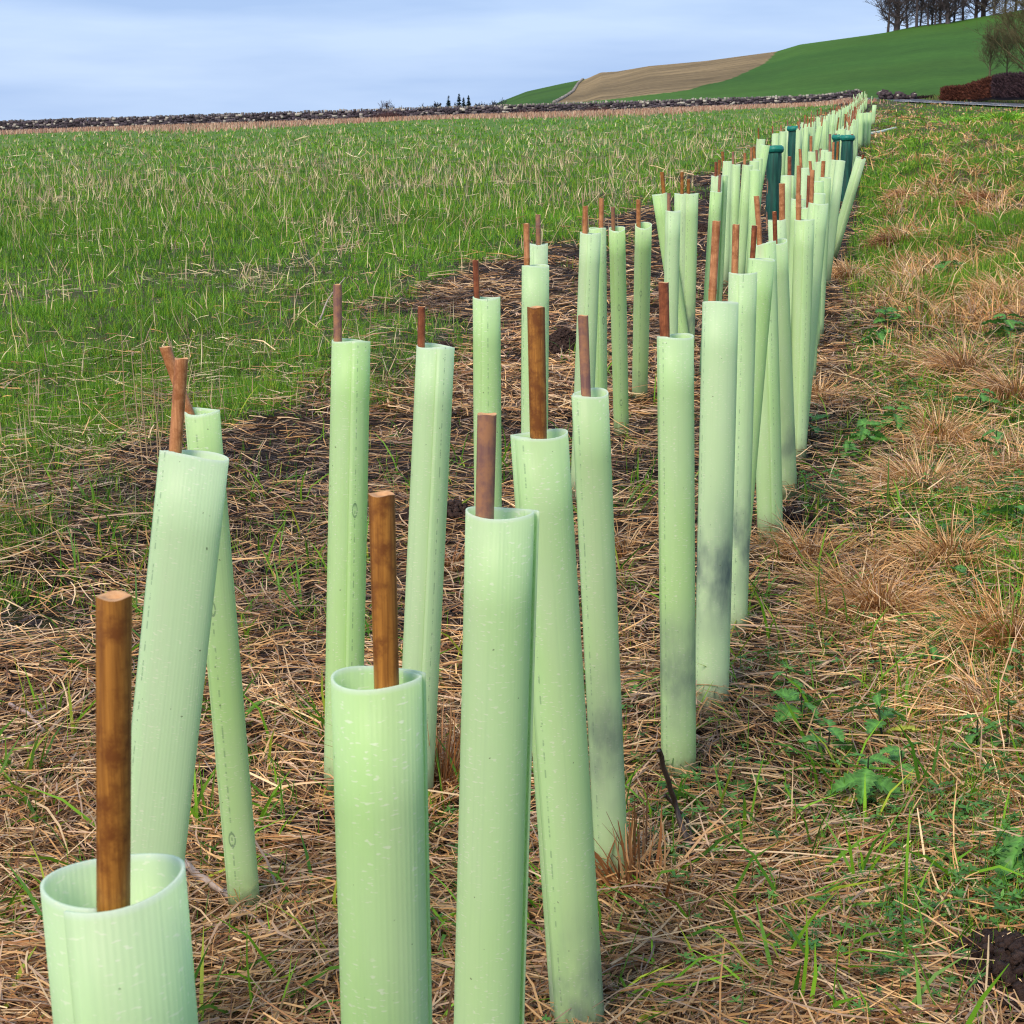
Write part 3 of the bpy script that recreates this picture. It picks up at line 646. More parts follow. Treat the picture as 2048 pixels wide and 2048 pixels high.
# tumbled wall end beyond the row
def rubble(px0, px1, y0, y1, h, n, label, name='stone_heap'):
    P0 = at(px0, 200, y0); P1 = at(px1, 200, y1); c0 = (P0+P1)/2; c0[2] = float(g(c0[0], c0[1])); e = empty(name, c0); tag(e, label, 'wall')
    tq = rng.random(n); x = P0[0]+(P1[0]-P0[0])*tq; y = P0[1]+(P1[1]-P0[1])*tq+rng.normal(0, .35, n); z = g(x, y)+rng.random(n)*h*(.75+.25*np.sin(tq*14))
    C0 = np.stack([x, y, z], 1)-c0; S0 = rng.uniform(.2, .55, (n, 3))*[1, .8, .7]
    cc = np.array([.06, .045, .05])*rng.uniform(.5, 1.5, (n, 1)); cc[rng.random(n) > .95] = [.4, .36, .3]
    V, f = box_cloud(C0, S0, rng.normal(0, .3, n)); o = link('stones', mesh_np('stones', V, f, M_stone, np.repeat(cc, 8, 0)), e); o['kind'] = 'stuff'
rubble(1760, 1830, 176, 178, .75, 260, 'tumbled dark end of a stone wall behind the far end of the row')
# boundary wall on the hill between the old fields
hw = [(1108, 207), (1130, 195), (1146, 184), (1156, 168), (1174, 157), (1201, 144)]
Ps = []
for (a, b) in hw:
    d = ray(a, b); kk = 190.0
    for kk in np.arange(195, 620, 2.0):
        if d[2]/d[1]*kk+CZ <= hill_z(d[0]/d[1]*kk, kk): break
    Ps.append((d[0]/d[1]*kk, kk, hill_z(d[0]/d[1]*kk, kk)))
Ps = np.array(Ps); e = empty('hill_wall', Ps[0]); tag(e, 'thin grey stone wall climbing the hill between the green slope and the brown field', 'wall')
Cs, Ss, cc_ = [], [], []
for a, b in zip(Ps[:-1], Ps[1:]):
    n = int(np.linalg.norm(b-a)/.4)+2
    for q in np.linspace(0, 1, n):
        for lv in (.15,):
            P_ = a+(b-a)*q; P_ = P_.copy(); P_[2] = max(hill_z(P_[0], P_[1]), 0)+lv+random.uniform(-.1, .1); Cs.append(P_-Ps[0]); Ss.append((.5, .3, .36)); cc_.append(np.array([.26, .24, .22])*random.uniform(.5, 1.3))
V, f = box_cloud(np.array(Cs), np.array(Ss), rng.normal(0, .2, len(Cs))); o = link('stones', mesh_np('stones', V, f, M_stone, np.repeat(np.array(cc_), 8, 0)), e); o['kind'] = 'stuff'

# ------------------------------------------------------------------ trees
def grow(h, spread, levels, trunk_r, seed, up=.25, clean=.3, nb=24, **kw):
    """bare tree: trunk, rising limbs, branches, twigs; returns (trunk segments, crown segments)"""
    rd = random.Random(seed); tr_, cr_ = [], []
    def nrm(v): m_ = math.sqrt(sum(q*q for q in v)) or 1; return tuple(q/m_ for q in v)
    def limb(p, d, L, r, n, out, bend=.0, wob=.12):
        pts = [(p, d)]
        for k in range(n):
            d = nrm((d[0]+rd.gauss(0, wob), d[1]+rd.gauss(0, wob), d[2]+rd.gauss(0, wob*.6)+bend)); p2 = tuple(p[i]+d[i]*L/n for i in range(3))
            out.append((p, p2, r*(1-.75*k/n), r*(1-.75*(k+1)/n))); p = p2; pts.append((p, d))
        return pts
    tp = limb((0, 0, -.4), (rd.gauss(0, .03), rd.gauss(0, .03), 1), h*.88, trunk_r, 9, tr_, .3, .05)
    for b in range(nb):
        t_ = clean+(1-clean)*((b+.5)/nb)**.9; q = t_*9; i = min(8, int(q)); f_ = q-i
        p = tuple(tp[i][0][c]*(1-f_)+tp[i+1][0][c]*f_ for c in range(3)); a = b*2.4+rd.uniform(-.4, .4)
        ang = (1.15-.75*t_)*rd.uniform(.8, 1.2); prof = math.sin(math.pi*min(1, (t_-clean)/(1-clean)*.72+.30))**.8; L = spread*h*prof*rd.uniform(.7, 1.1)
        d = (math.cos(a)*math.sin(ang), math.sin(a)*math.sin(ang), math.cos(ang)); r1 = trunk_r*(1-.7*t_)*.42
        b1 = limb(p, d, L, r1, 5, cr_, up*.3, .13)
        for k in range(8):
            q = 1+rd.random()*4; i = min(4, int(q)); p1, d1 = b1[i]; x = nrm((d1[0]+rd.gauss(0, .6), d1[1]+rd.gauss(0, .6), d1[2]+rd.gauss(0, .4)+up*.4))
            b2 = limb(p1, x, L*rd.uniform(.28, .5), r1*.4, 3, cr_, up*.15, .16)
            if levels < 3: continue
            for m in range(5):
                p2, d2 = b2[rd.randint(1, 3)]; x = nrm((d2[0]+rd.gauss(0, .6), d2[1]+rd.gauss(0, .6), d2[2]+rd.gauss(0, .45)+up*.3))
                b3 = limb(p2, x, L*rd.uniform(.12, .24), r1*.14, 2, cr_, up*.1, .2)
                if levels < 4: continue
                for _ in range(2):
                    p3, d3 = b3[rd.randint(1, 2)]; limb(p3, nrm((d3[0]+rd.gauss(0, .7), d3[1]+rd.gauss(0, .7), d3[2]+rd.gauss(0, .5))), L*rd.uniform(.07, .13), r1*.08, 1, cr_)
    return [tr_, cr_]
def tree_meshes(seed, h, spread, levels, tr_, c, minr=.02, **kw):
    sg = grow(h, spread, levels, tr_, seed, **kw)
    top = max(s_[1][2] for s_ in sg[0]+sg[1]); f_ = h/top
    out = []
    for nm, S0 in (('trunk', sg[0]), ('crown', sg[1])):
        S1 = [(tuple(v*f_ for v in a), tuple(v*f_ for v in b), max(r0, minr), max(r1, minr)) for a, b, r0, r1 in S0]
        V, f = tubes_np(S1, 6 if nm == 'trunk' else 3)
        rr = rng.uniform(.75, 1.25, (len(S1), 1)); cc = np.repeat(np.array(c)*rr, (12 if nm == 'trunk' else 6), 0)
        out.append(mesh_np(nm, V, f, M_bark, cc))
    return out
def put_tree(name, ms, P, label, group=None, rz=0, sc_=1, cat='tree'):
    e = empty(name, P); tag(e, label, cat, group); e.rotation_euler = (0, 0, rz); e.scale = (sc_, sc_, sc_)
    for m_ in ms: link(m_.name.split('.')[0], m_, e)
    return e
bark = (.085, .070, .072)
TV = [tree_meshes(s0, 12.5, sp_, 4, tr_, bark, .024, up=u_2, clean=cl_, nb=nb_) for s0, sp_, tr_, u_2, cl_, nb_ in
      ((1, .56, .45, .25, .08, 28), (2, .54, .75, .3, .12, 30), (3, .62, .34, .05, .05, 30), (4, .38, .38, .5, .2, 20), (5, .34, .28, .6, .22, 18))]
hill_tr = [(1776, 266, 3, .85, 'slender bare tree at the left end of the hilltop row, branches drooping to the left'), (1793, 262, 1, 1.0, 'thickest bare tree near the left end of the hilltop row'),
 (1815, 240, 2, .8, None), (1833, 218, 3, .9, None), (1841, 214, 4, .8, None), (1856, 200, 4, .85, None), (1864, 196, 2, .85, None), (1870, 192, 4, .8, None), (1880, 186, 0, .85, None),
 (1896, 172, 1, .8, None), (1908, 165, 2, .8, None), (1926, 152, 3, .85, None), (1952, 142, 0, .95, None), (1967, 138, 1, .85, None), (1988, 128, 2, .9, None), (2012, 118, 4, .9, None), (2031, 108, 3, .9, None), (2052, 100, 0, .95, None), (2075, 95, 1, .9, None)]
for i_, (px, zy, v, s_, lb) in enumerate(hill_tr):
    q = sky_line(px); d = ray(px, q); D_ = crest_d(px)*(.985+.03*random.random()); x = d[0]/d[1]*D_; P = (x, D_, hill_z(x, D_)-.2)
    put_tree('bare_tree', TV[v], P, lb or 'bare dark tree standing in the leafless row on the hilltop', 'bare trees in a row on the hilltop', random.uniform(0, 6.28), s_)
gt = tree_meshes(11, 5.6, .60, 4, .13, (.10, .095, .055), .009, up=.6, clean=.18, nb=26)
gt2 = tree_meshes(12, 5.2, .60, 4, .11, (.10, .095, .055), .009, up=.6, clean=.18, nb=24)
gt3 = tree_meshes(13, 11.5, .62, 4, .30, (.12, .105, .055), .014, up=.4, clean=.12, nb=54)
def on_hill(px, py_base, D_):
    x = at(px, py_base, D_)[0]; return (x, D_, at(px, py_base, D_)[2])
put_tree('bare_tree', gt, on_hill(1979, 153, 205), 'small round bare tree standing alone left of the others above the hedge')
put_tree('bare_tree', gt2, on_hill(2014, 148, 208), 'small bare tree above the hedge, between the lone one and the big crown')
put_tree('bare_tree', gt3, on_hill(2056, 165, 200), 'large mossy brown bare tree cut by the right edge of the photo')
# trees far behind the wall
far_b = tree_meshes(21, 9, .55, 3, .25, (.06, .065, .085), .05, up=.3, clean=.2, nb=16)
far_c = tree_meshes(22, 9, .3, 3, .2, (.06, .065, .085), .05, up=.7, clean=.3, nb=14)
def far_tree(px, top_py, D_, ms, h0, label, name='bare_tree', grp=None):
    P = at(px, top_py, D_); z = float(g(P[0], D_)); s_ = (P[2]-z)/h0
    return put_tree(name, ms, (P[0], D_, z), label, grp, random.uniform(0, 6), s_)
far_tree(773, 197, 215, tree_meshes(23, 5, .5, 3, .1, (.10, .07, .075), .014, up=.6, clean=.1, nb=16), 5, 'thin twiggy bare bush tree rising over the wall on its own at left')
far_tree(803, 206, 420, far_b, 9, 'small rounded far tree next to the twiggy bush tree')
for px, ty_, m_, lb in ((829, 215, far_b, 'lowest flat far tree behind the wall'), (846, 207, far_b, 'left one of two broad far trees behind the wall'), (862, 206, far_b, 'right one of two broad far trees behind the wall'), (880, 202, far_c, 'slim bare far tree left of the conifers'),
    (952, 203, far_c, 'slim bare far tree right of the conifers'), (969, 200, far_b, 'bare far tree where the hill begins'), (984, 195, far_b, 'bare far tree at the foot of the green slope')):
    far_tree(px, ty_, 430, m_, 9, lb)
def conifer(seed, h):
    rd = np.random.default_rng(seed); n = 420; tt = rd.random(n)**.8; zz = h*(.12+.88*tt); Lb = (1-tt)*h*.24+.25; a = rd.random(n)*6.283
    P = np.stack([0*a, 0*a, zz], 1); V, f = ribbons(P, a, Lb*rd.uniform(.7, 1.15, n), Lb*.45+.1, np.full(n, -.1), np.full(n, .5), rd.uniform(-.5, .5, n), 2, [1, .8, .1])
    cc = np.array([.018, .035, .032])*rd.uniform(.6, 1.5, (n, 1)); cr_ = mesh_np('crown', V, f, M_hedge, np.repeat(cc, 6, 0))
    V, f = tubes_np([((0, 0, -.3), (0, 0, h*.97), h*.02, .03)], 6); return [mesh_np('trunk', V, f, M_bark, np.tile(np.array([[.05, .04, .035]]), (12, 1))), cr_]
for i_, (px, ty_, s_, lb) in enumerate(((897, 191, 1, 'leftmost dark conifer behind the wall'), (918, 187, 2, 'narrow conifer with the highest tip behind the wall'), (927, 194, 3, 'shorter conifer between the two taller ones'), (937, 190, 4, 'rightmost broad dark conifer behind the wall'), (910, 205, 5, 'lowest conifer tucked beside the narrow tall one'))):
    far_tree(px, ty_, 400, conifer(s_, 12), 12, lb, 'conifer_tree')

# ------------------------------------------------------------------ hedges across the road
def hedge(pts, label, c1, c2, n, name='hedge', seed=1, wid=1.2):
    """pts: (px, bottom y, top y, distance)"""
    rd = np.random.default_rng(seed); A_ = [at(px, yb, D_) for px, yb, yt, D_ in pts]; H_ = [at(px, yt, D_)[2]-at(px, yb, D_)[2] for px, yb, yt, D_ in pts]
    A_ = np.array(A_); H_ = np.array(H_); o_ = A_[0].copy(); e = empty(name, o_); tag(e, label, 'hedge')
    k = np.linspace(0, len(A_)-1, 60); cx = np.interp(k, range(len(A_)), A_[:, 0]); cy = np.interp(k, range(len(A_)), A_[:, 1]); cz = np.interp(k, range(len(A_)), A_[:, 2]); hh = np.interp(k, range(len(A_)), H_)
    sec = []
    for dy, dz in ((-.42, -.1), (-.5, .5), (-.3, .93), (.3, .93), (.5, .5), (.42, -.1)): sec.append(np.stack([cx, cy+dy*wid, cz+hh*dz], 1))
    V = np.stack(sec, 1); nb = V.shape[1]; i = np.arange(V.shape[0]*nb).reshape(-1, nb); f = np.stack([i[:-1, :-1], i[:-1, 1:], i[1:, 1:], i[1:, :-1]], -1).reshape(-1, 4)
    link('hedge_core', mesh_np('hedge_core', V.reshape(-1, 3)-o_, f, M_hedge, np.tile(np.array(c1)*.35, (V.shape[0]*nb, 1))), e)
    tq = rd.random(n)*(len(A_)-1); x = np.interp(tq, range(len(A_)), A_[:, 0]); y = np.interp(tq, range(len(A_)), A_[:, 1]); z = np.interp(tq, range(len(A_)), A_[:, 2]); h_ = np.interp(tq, range(len(A_)), H_)
    v = rd.random(n); P = np.stack([x, y+rd.choice([-1, 1], n, p=[.8, .2])*wid*.5*(1-.5*np.clip(v-.8, 0, 1)*5*rd.random(n)), z+h_*np.minimum(v*1.02, 1+rd.normal(0, .02, n))], 1)-o_
    V, f = ribbons(P, rd.random(n)*6.283, rd.uniform(.12, .34, n), rd.uniform(.05, .12, n), rd.uniform(.2, 1.4, n), rd.normal(0, .5, n), rd.random(n)*3, 1, [1, .4])
    q = rd.random((n, 1))*(.35+.65*(np.sin(x*1.7)*.5+.5))[:, None]; cc = (np.array(c1)*(1-q)+np.array(c2)*q)*rd.uniform(.5, 1.5, (n, 1))
    o = link('hedge_leaves', mesh_np('hedge_leaves', V, f, M_hedge, np.repeat(cc, 4, 0)), e); o['kind'] = 'stuff'
hedge([(1884, 201, 180, 176), (1892, 202, 176, 172), (1925, 201, 174, 168), (1960, 199, 162, 160), (1990, 194, 154, 154)], 'clipped rusty red beech hedge beyond the road', (.07, .026, .020), (.19, .065, .035), 14000, seed=3)
hedge([(1986, 195, 154, 154), (2010, 196, 151, 150), (2048, 195, 149, 144), (2160, 195, 140, 132)], 'dark purplish clipped hedge right of the rusty one, at the right edge', (.045, .028, .036), (.085, .050, .056), 14000, seed=4)
hedge([(1770, 210, 196, 188), (1800, 209, 196, 188), (1838, 208, 195, 188), (1868, 205, 194, 187)], 'low dark ragged hedge between the far row end and the road', (.035, .025, .024), (.07, .04, .035), 3500, seed=5)
for px, yb, yt, n, lb in ((778, 243, 219, 900, 'brown bramble thicket against the wall below the twiggy bush tree'), (1195, 233, 211, 1100, 'dark reddish brown thicket against the wall below the brown field'), (1060, 236, 214, 600, 'small dark thicket against the wall left of the brown field')):
    c0 = at(px, yb, 179.2); e = empty('bramble_thicket', c0); tag(e, lb, 'shrub')
    x = rng.normal(0, 1.1, n); V, f = ribbons(np.stack([x, rng.normal(0, .3, n), 0*x], 1), rng.random(n)*6.283, rng.uniform(.5, 1.1, n)*np.exp(-(x/2.2)**2), np.full(n, .04), rng.uniform(.8, 1.5, n), rng.normal(.3, .5, n), rng.random(n)*3, 2, [1, .7, .3])
    o = link('stems', mesh_np('stems', V, f, M_straw, np.repeat(np.array([.11, .05, .045])*rng.uniform(.5, 1.5, (n, 1)), 6, 0)), e); o['kind'] = 'stuff'

# ------------------------------------------------------------------ ground cover: straw, grass, stalks
def wedge(n, y0, y1, pw=2.0, mar=.35, k=.315):
    """points in the viewed wedge and a margin around it, thinning out with distance"""
    uq = rng.random(n); a = 1-pw
    y = (y0**a+uq*(y1**a-y0**a))**(1/a); x = rng.uniform(-1, 1, n)*(k*y+mar)
    return x, y
STR = np.array([[.76, .47, .20], [.62, .34, .12], [.86, .62, .34], [.42, .20, .07], [.24, .105, .04], [.66, .44, .27], [.44, .31, .21]])*np.array([.88, .85, .86])
GRS = np.array([[.14, .33, .018], [.22, .46, .024], [.07, .20, .014], [.38, .48, .04], [.14, .33, .035]])*.86
def pick(pal, n, p=None, var=.25):
    c = pal[rng.choice(len(pal), n, p=p)]*rng.uniform(1-var, 1+var, (n, 1)); return c
parts = []
def lay_straw(n, y0, y1, lo, hi, pal, p, Lr, Wr, hmax, El, zone, nseg=3, pw=2.0, bias=.75, clump=0):
    x, y = wedge(n, y0, y1, pw); l = lat(x, y); keep = (l > lo) & (l < hi) & (rng.random(n) < zone(x, y)); x, y = x[keep], y[keep]; n = len(x)
    dirf = fbm(x*1.6, y*1.6, 90, 2)*2*math.pi*1.6+.6; A = dirf+rng.normal(0, bias, n)+math.pi*rng.integers(0, 2, n)
    dist = np.hypot(x, y); Ls = rng.uniform(*Lr, n)*rng.uniform(.5, 1, n)*np.maximum(1, dist/14); Ws = np.maximum(rng.uniform(*Wr, n), .00042*dist)
    z = gm(x, y)+rng.random(n)**2.0*hmax
    E_ = rng.normal(El, .13, n); V, f = ribbons(np.stack([x, y, z], 1), A, Ls, Ws, E_, rng.normal(.05, .35, n)+np.clip(E_, 0, 1)*.8, rng.uniform(-.9, .9, n), nseg, [1]*(nseg)+[.5], rng.normal(0, .28, n))
    # keep straws from sinking: lift points to the surface
    gz = gm(V[:, 0], V[:, 1]); V[:, 2] = np.maximum(V[:, 2], gz+.002)
    gap_shade = .13+.95*np.clip((z-gm(x, y))/hmax*1.7, 0, 1); rot = .30+1.15*fbm(x*2.6, y*1.8, 17, 3)  # shade of the gaps painted in: low-lying straws get a darker colour
    c = pick(pal, n, p)*(gap_shade*rot)[:, None]; c[:, 1:] *= (1-.05*(1-gap_shade))[:, None]
    return V, f, c, 2*(nseg+1)
stripz = lambda x, y: (1-field_mask(x, y)*.90)*(.45+.8*fbm(x*3, y*3, 44))*(1-.45*verge_mask(x, y)*sst(4, 9, y))
pl = [.20, .22, .12, .16, .10, .10, .10]
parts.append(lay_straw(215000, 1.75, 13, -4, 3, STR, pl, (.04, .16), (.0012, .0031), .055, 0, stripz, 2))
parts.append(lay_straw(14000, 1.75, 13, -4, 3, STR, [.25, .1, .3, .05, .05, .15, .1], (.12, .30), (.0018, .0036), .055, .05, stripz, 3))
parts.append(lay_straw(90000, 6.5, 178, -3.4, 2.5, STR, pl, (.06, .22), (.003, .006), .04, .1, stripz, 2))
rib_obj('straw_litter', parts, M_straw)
# shredded dark debris under the straw, greyer on the field side
parts = [lay_straw(36000, 1.75, 13, -4, 1.5, np.array([[.06, .038, .026], [.10, .07, .055], [.04, .024, .018], [.15, .11, .09]]), None, (.03, .10), (.003, .007), .012, 0, lambda x, y: .9*(1-field_mask(x, y)*.7), 2)]
rib_obj('dead_leaf_litter', parts, M_straw)
# live grass of the field
def grass(n, y0, y1, zone, pal, p, Lr, Wk, W0, E0=1.25, Es=.28, nseg=2, pw=2.0, lo=-1e3, hi=1e3, bend=(.5, .4), tuft=0, growf=0):
    x, y = wedge(n, y0, y1, pw)
    if tuft: 
        nt_ = max(1, n//tuft); i = rng.integers(0, nt_, n); r_ = .012+.0012*y[i]; x = x[i]+rng.normal(0, 1, n)*r_; y = y[i]+rng.normal(0, 1, n)*r_
    l = lat(x, y); keep = (l > lo) & (l < hi) & (rng.random(n) < zone(x, y)); x, y = x[keep], y[keep]; n = len(x)
    dist = np.hypot(x, y); Ls = rng.uniform(*Lr, n)*(1+growf*sst(15, 120, dist)); Ws = np.maximum(rng.uniform(.7, 1.3, n)*W0, Wk*dist)
    V, f = ribbons(np.stack([x, y, gm(x, y)-.005], 1), rng.random(n)*6.283, Ls, Ws, rng.normal(E0, Es, n), rng.normal(*bend, n), rng.uniform(-1.5, 1.5, n), nseg, [.8, 1, .12] if nseg == 2 else ([.8, 1, .8, .1] if nseg == 3 else [1, .15]))
    tone = .62+.76*fbm(x*1.3+7, y*.9, 29, 3)
    return V, f, pick(pal, n, p)*tone[:, None], 2*(nseg+1)
bald = lambda x, y: np.clip((fbm(x*.75, y*.34, 60)-.60)*8, 0, 1)*.8      # pinkish dead patches in the field
fz = lambda x, y: field_mask(x, y)*(1-.75*bald(x, y))*sst(176, 150, y+6*(noise(x*.3, y*.1, 8)-.5))*(.40+1.4*np.clip(fbm(x*2.0, y*2.0, 50, 3)-.2, 0, 1))
gp = [.3, .22, .22, .12, .14]
nearf = lambda x, y: fz(x, y)*(1-sst(15, 27, y)); farf = lambda x, y: fz(x, y)*sst(11, 20, y)
parts = [grass(420000, 4, 27, nearf, GRS, gp, (.03, .085), .00045, .0032, 1.1, .4, nseg=1, tuft=16),
         grass(260000, 11, 176, farf, GRS, gp, (.05, .11), .00050, .004, nseg=1, tuft=5, growf=.5, pw=1.8)]
rib_obj('field_grass', parts, M_grass)
PAL = np.array([[.62, .50, .27], [.52, .37, .21], [.72, .60, .36], [.40, .26, .17]])
fs = lambda x, y: field_mask(x, y)*(.16+.45*bald(x, y)+.5*np.clip(fbm(x*1.3, y*.8, 14)-.3, 0, 1))
parts = [grass(15000, 4.5, 30, lambda x, y: fs(x, y)*(1-sst(16, 30, y)), PAL, None, (.05, .20), .00045, .002, 1.15, .4, 2, tuft=3, bend=(.2, .4)),
         grass(62000, 12, 172, lambda x, y: fs(x, y)*sst(10, 30, y), PAL, None, (.10, .30), .00045, .003, 1.2, .35, 1, tuft=2, bend=(.1, .3), pw=1.7),
         lay_straw(80000, 4.5, 90, -60, -1.6, PAL, None, (.04, .16), (.0016, .004), .04, .1, lambda x, y: field_mask(x, y)*(.08+bald(x, y)+5*np.clip(fbm(x*1.5, y*1.1, 19, 3)-.54, 0, 1)), 2)]
rib_obj('field_stubble', parts, M_straw)
# reddish rank grass along the wall
RED = np.array([[.46, .24, .16], [.36, .17, .12], [.52, .33, .22], [.56, .40, .28]])
n = 42000; x = rng.uniform(-100, 31, n); y = wall_y(x)-.6-np.abs(rng.normal(0, 13, n))*(1+.5*np.sin(x*.21)); ok = (rng.random(n) < .9)
V, f = ribbons(np.stack([x, y, g(x, y)-.02], 1), rng.random(n)*6.283, rng.uniform(.15, .42, n), rng.uniform(.06, .11, n), rng.normal(1.3, .2, n), rng.normal(.3, .3, n), rng.uniform(-1.2, 1.2, n), 1, [1, .3])
rib_obj('rank_grass_by_wall', [(V, f, pick(RED, n), 4)], M_straw)
# verge right of the row
vz = lambda x, y: (.10+.90*verge_mask(x, y))*np.clip((fbm(x*1.7, y*1.1, 70, 3)-.38+.16*sst(4, 12, y))*5, .03, 1)*sst(1.2, 4.5, y+2.0*verge_mask(x, y))
vt = lambda x, y: verge_mask(x, y)*np.clip((.58-.06*sst(5, 14, y)-fbm(x*1.7, y*1.1, 70, 3))*5, .08, 1)
parts = [grass(130000, 2.0, 14, vz, GRS*1.15, gp, (.03, .09), .00045, .0032, 1.0, .45, 1, tuft=14, lo=-1.9),
         grass(420000, 9, 180, vz, GRS, gp, (.06, .13), .00045, .004, 1.1, .4, 1, lo=-.1, hi=40, tuft=8, pw=1.7),
         grass(3500, 2.0, 8, lambda x, y: 1-field_mask(x, y), GRS, gp, (.06, .18), .0004, .005, 1.0, .4, 3, tuft=6, lo=-2.5, hi=.4, bend=(.9, .4))]
def green_patch(px, py, rx_, ry_, n, Lr, W0, up=1.05):
    P = hit(px, py); x = P[0]+rng.normal(0, rx_, n); y = P[1]+rng.normal(0, ry_, n); l = lat(x, y); k = l > -.05; x, y = x[k], y[k]; n = len(x); d = np.hypot(x, y)
    V, f = ribbons(np.stack([x, y, gm(x, y)-.005], 1), rng.random(n)*6.283, rng.uniform(*Lr, n), np.maximum(W0, .00045*d), rng.normal(up, .4, n), rng.normal(.8, .5, n), rng.uniform(-1.5, 1.5, n), 2, [.8, 1, .12])
    return V, f, pick(GRS*1.05, n, gp), 6
parts += [green_patch(1990, 1010, .22, .35, 2600, (.02, .07), .004), green_patch(1900, 800, .25, .5, 2600, (.03, .09), .004), green_patch(1975, 1110, .15, .3, 1300, (.02, .07), .004),
          green_patch(1800, 700, .3, .7, 2200, (.03, .09), .004), green_patch(1700, 560, .3, 1., 2200, (.04, .10), .005), green_patch(1850, 440, .8, 2.2, 4200, (.05, .12), .006),
          green_patch(1960, 380, .9, 2.5, 4200, (.05, .13), .008), green_patch(1760, 380, .6, 2.0, 2600, (.05, .12), .008), green_patch(2000, 540, .5, 1.2, 2600, (.04, .10), .005), green_patch(1900, 300, 1.6, 4, 4200, (.06, .15), .012), green_patch(2000, 1700, .06, .12, 400, (.02, .06), .003)]
rib_obj('verge_grass', parts, M_grass)
parts = [grass(90000, 2.6, 14, vt, STR, pl, (.06, .20), .00042, .0024, .8, .45, 2, tuft=40, lo=-.15, bend=(1.2, .6)),
         grass(200000, 9, 180, vt, STR, pl, (.10, .26), .00045, .004, .8, .4, 2, lo=-.1, hi=40, tuft=14, pw=1.7, bend=(1.0, .6))]
rib_obj('dry_verge_grass', parts, M_straw)
# verge across the road and lush clump beside it
n = 9000; k_ = rng.random(n); x = 39.5+k_*0+rng.random(n)*7; y = 95+rng.random(n)*95
V, f = ribbons(np.stack([x, y, g(x, y)+.05], 1), rng.random(n)*6.283, rng.uniform(.12, .3, n), np.full(n, .09), rng.normal(1.2, .3, n), rng.normal(.3, .3, n), rng.uniform(-1, 1, n), 1, [1, .2])
rib_obj('far_verge_grass', [(V, f, pick(np.array([[.13, .15, .035], [.10, .19, .03], [.24, .17, .07]]), n), 4)], M_grass)
# cleavers: small whorled weeds
def weeds(n, zone, y0, y1, lo, hi, spots):
    x, y = wedge(n, y0, y1); l = lat(x, y); keep = (l > lo) & (l < hi) & (rng.random(n) < zone(x, y)); x, y = x[keep], y[keep]
    for (px, py, rr, m_) in spots:
        P = hit(px, py); x = np.r_[x, P[0]+rng.normal(0, rr, m_)]; y = np.r_[y, P[1]+rng.normal(0, rr*1.3, m_)]
    n = len(x); z = gm(x, y)+rng.uniform(.01, .07, n); nl = 7; tilt = rng.uniform(0, 6.283, n)
    P = np.repeat(np.stack([x, y, z], 1), nl, 0); A = np.repeat(tilt, nl)+np.tile(np.arange(nl)/nl*6.283, n)+rng.normal(0, .15, n*nl)
    Ls = np.repeat(rng.uniform(.007, .015, n), nl)*np.maximum(1, P[:, 1]/7); V, f = ribbons(P, A, Ls, Ls*.36, rng.normal(.25, .25, n*nl), np.full(n*nl, .5), rng.normal(0, .3, n*nl), 2, [.4, 1, .3])
    c = np.repeat(pick(np.array([[.10, .27, .05], [.14, .32, .06], [.07, .20, .04]]), n), nl, 0)
    S = ribbons(np.stack([x, y, z-.07], 1), tilt, np.full(n, .075), np.full(n, .0016), np.full(n, 1.35), np.zeros(n), np.zeros(n), 1, [1, 1])
    return [(V, f, c, 6), (S[0], S[1], pick(np.array([[.08, .2, .04]]), n), 4)]
wz = lambda x, y: np.clip((fbm(x*2.4, y*2.4, 81, 3)-.55)*8, 0, 1)*.8+.02
rib_obj('cleavers', weeds(7000, wz, 2.0, 9, -.6, 3, [(1850, 2000, .06, 110), (1640, 1940, .05, 50), (1960, 1700, .08, 190), (1990, 1000, .16, 420), (1900, 820, .18, 300), (1980, 1120, .12, 260), (2030, 1850, .06, 120), (1890, 1330, .08, 120), (1620, 1000, .08, 80), (1960, 1900, .06, 50), (1480, 1990, .05, 26), (1660, 1370, .06, 26), (1520, 1390, .05, 20), (430, 1170, .05, 16), (2020, 1600, .06, 60), (1780, 1880, .05, 40)]), M_grass)

# ------------------------------------------------------------------ nettles with separate leaves
def leaf_mesh(seed, yellow=0):
    rd = random.Random(seed); n = 17; V = []; cc = []
    c = np.array([.095, .25, .045] if not yellow else [.40, .44, .06]); cl = rd.uniform(.6, 1.4)
    for k in range(n+1):
        t_ = k/n; wv = .34*math.sin(math.pi*min(1, t_**.75))**.8*(1-t_*.35)+.004; tooth = 1
        if 0 < k < n: tooth = 1.26 if k % 2 else .80
        zc = -.34*cl*t_*t_+.03*math.sin(t_*20); sh = .05 if k % 2 else -.01
        for q in (-1, -.5, 0, .5, 1):
            w_ = wv*q*(tooth if abs(q) == 1 else 1)
            V.append((w_, t_+sh*abs(q)+.10*abs(q), zc+.30*abs(w_)+(.018 if (k % 2) == 0 and abs(q) == .5 else 0)-.20*w_*w_*6*cl*.3))
            cc.append(c*(1.55 if q == 0 else (.72 if k % 2 else 1.12)*rd.uniform(.85, 1.15)))
    f = []
    for k in range(n):
        for q in range(4): a = 5*k+q; f.append((a, a+1, a+6, a+5))
    return mesh_np('leaf', np.array(V), f, M_leaf, np.array(cc), True)
LEAF = [leaf_mesh(i) for i in range(4)]+[leaf_mesh(9, 1)]
V, f = tubes_np([((0, 0, -.02), (.004, 0, .5), .022, .018), ((.004, 0, .5), (0, .01, 1), .018, .010)], 6)
STEM = mesh_np('stem', V, f, M_leaf, np.tile([[.035, .05, .025]], (24, 1)), True)
